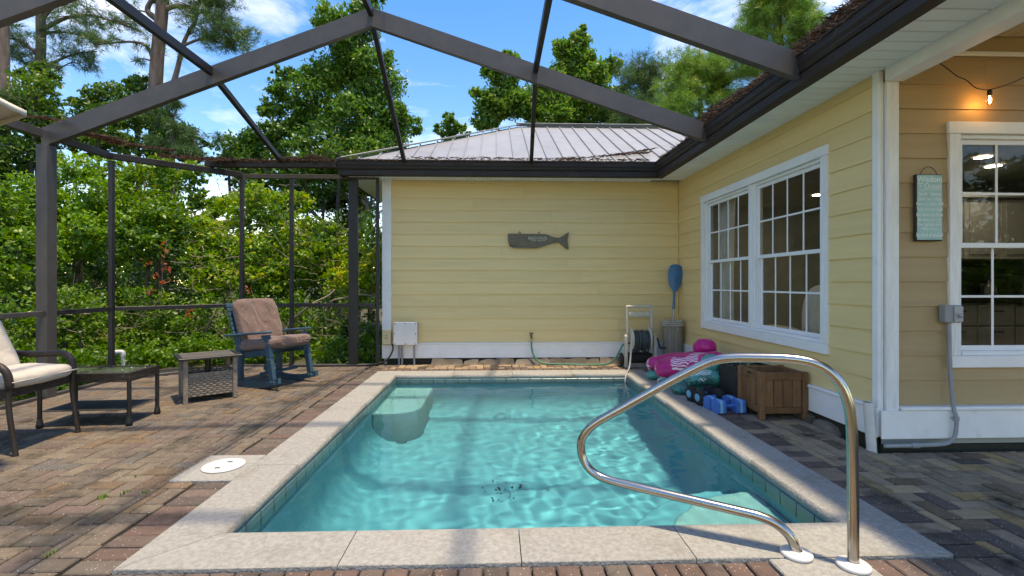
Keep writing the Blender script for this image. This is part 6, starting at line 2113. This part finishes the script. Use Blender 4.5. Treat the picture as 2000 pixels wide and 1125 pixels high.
for k, (x, y) in enumerate(((8.6, -3.4), (11.0, -4.4), (13.6, -5.2), (16.6, -6.0))):
    o = thing('garden_shrub', ['garden shrub behind the viewer nearest the porch', 'second garden shrub from the porch behind the viewer', 'third garden shrub from the porch behind the viewer', 'garden shrub farthest from the porch behind the viewer'][k], 'shrub', (x, y, -.07), 0, 'garden shrubs behind the viewer')
    mb = MB(); limb(mb, (0, 0, 0), (.1, 0, 1.2), .04, .02, 80 + k, 6, .03); mb.build('stems', M['greybark'], o)
    gg = np.random.default_rng(400 + k)
    crown_leaves('crown', [(gg.uniform(-.9, .9), gg.uniform(-.5, .5), gg.uniform(.4, 1.9), .7, .6, .55) for _ in range(9)], 900, .14, M['leaf_bush'], 410 + k, o, tint_mu=.45)

# ------------------------------------------------------------------ pine straw on gutters, roof and screen
def straw(name, label, pieces, seed, lift=.5):
    g = np.random.default_rng(seed)
    co = []
    for (p, q, w, h_, n_) in pieces:
        p, q = np.array(p), np.array(q)
        t = g.random(n_)
        hump = .55 + .45 * np.sin(t * 11 + seed) * np.sin(t * 5.3 + 1.7)
        c = p + (q - p) * t[:, None]
        side = np.cross(q - p, [0, 0, 1.0]); side /= np.linalg.norm(side)
        c = c + side * (g.uniform(-1, 1, n_) * w)[:, None]
        c[:, 2] += g.random(n_) ** 1.3 * h_ * hump
        d = (q - p) / np.linalg.norm(q - p) * g.normal(0, 1, n_)[:, None] + side * g.normal(0, .8, n_)[:, None]
        d[:, 2] += g.normal(0, lift * .5, n_)
        d /= np.linalg.norm(d, axis=1)[:, None]
        s_ = np.cross(d, g.normal(size=(n_, 3))); s_ /= np.linalg.norm(s_, axis=1)[:, None]
        L_ = g.uniform(.05, .16, n_)[:, None]
        co.append(np.stack([c - d * L_ * .5 - s_ * .0013, c - d * L_ * .5 + s_ * .0013, c + s_ * .0016 + np.array([0, 0, .012]), c + d * L_ * .5], 1).reshape(-1, 3))
    co = np.concatenate(co)
    n_ = len(co) // 4
    f = np.arange(n_ * 4).reshape(-1, 4)
    o = mobj(name, np_mesh(name, co, f, M['straw'], False, None, g.random(n_) ** 1.4))
    tag(o, label, 'pine straw', kind='stuff')
    return o


straw('pine_straw', 'brown pine straw heaped in the side gutter', [((GX + .07, 5.5, 2.89), (GX + .07, -.4, 2.89), .05, .17, 15000), ((GX + .20, 5.6, 2.95), (GX + .20, -.4, 2.95), .10, .15, 9000), ((GX + .05, 6.6, 2.88), (GX + .05, 5.5, 2.88), .04, .05, 900)], 1, .8)
straw('pine_straw', 'brown pine straw along the back gutter and roof edge', [((-2.1, GY + .06, 2.885), (2.1, GY + .06, 2.885), .05, .03, 3000), ((-1.4, GY + .20, 2.96), (2.2, GY + .20, 2.96), .10, .02, 420), ((.9, EY + .10, rz(EY + .10) + .01), (2.35, EY + .55, rz(EY + .55) + .01), .10, .015, 260), ((1.7, EY + .35, rz(EY + .35) + .01), (2.45, EY + .75, rz(EY + .75) + .01), .12, .015, 200)], 2, .3)
straw('pine_straw', 'brown pine straw lying over the back corner of the enclosure', [((-3.9, GY + .03, 2.862), (-2.2, GY + .03, 2.862), .06, .045, 2600), ((-2.95, GY + .05, 2.87), (-2.35, GY + .05, 2.87), .06, .11, 1500), ((-4.25, 6.25, 2.80), (-3.5, 6.75, 2.86), .10, .02, 500)], 3, .3)
straw('pine_straw', 'brown pine straw caught on the screen above the left eave', [((-4.58, 5.45, 2.84), (-4.40, 5.80, 2.84), .08, .04, 420), ((-4.50, 5.75, 2.83), (-4.05, 6.20, 2.85), .05, .02, 260), ((-4.62, 4.9, 2.83), (-4.5, 5.1, 2.86), .03, .02, 80)], 4, .2)
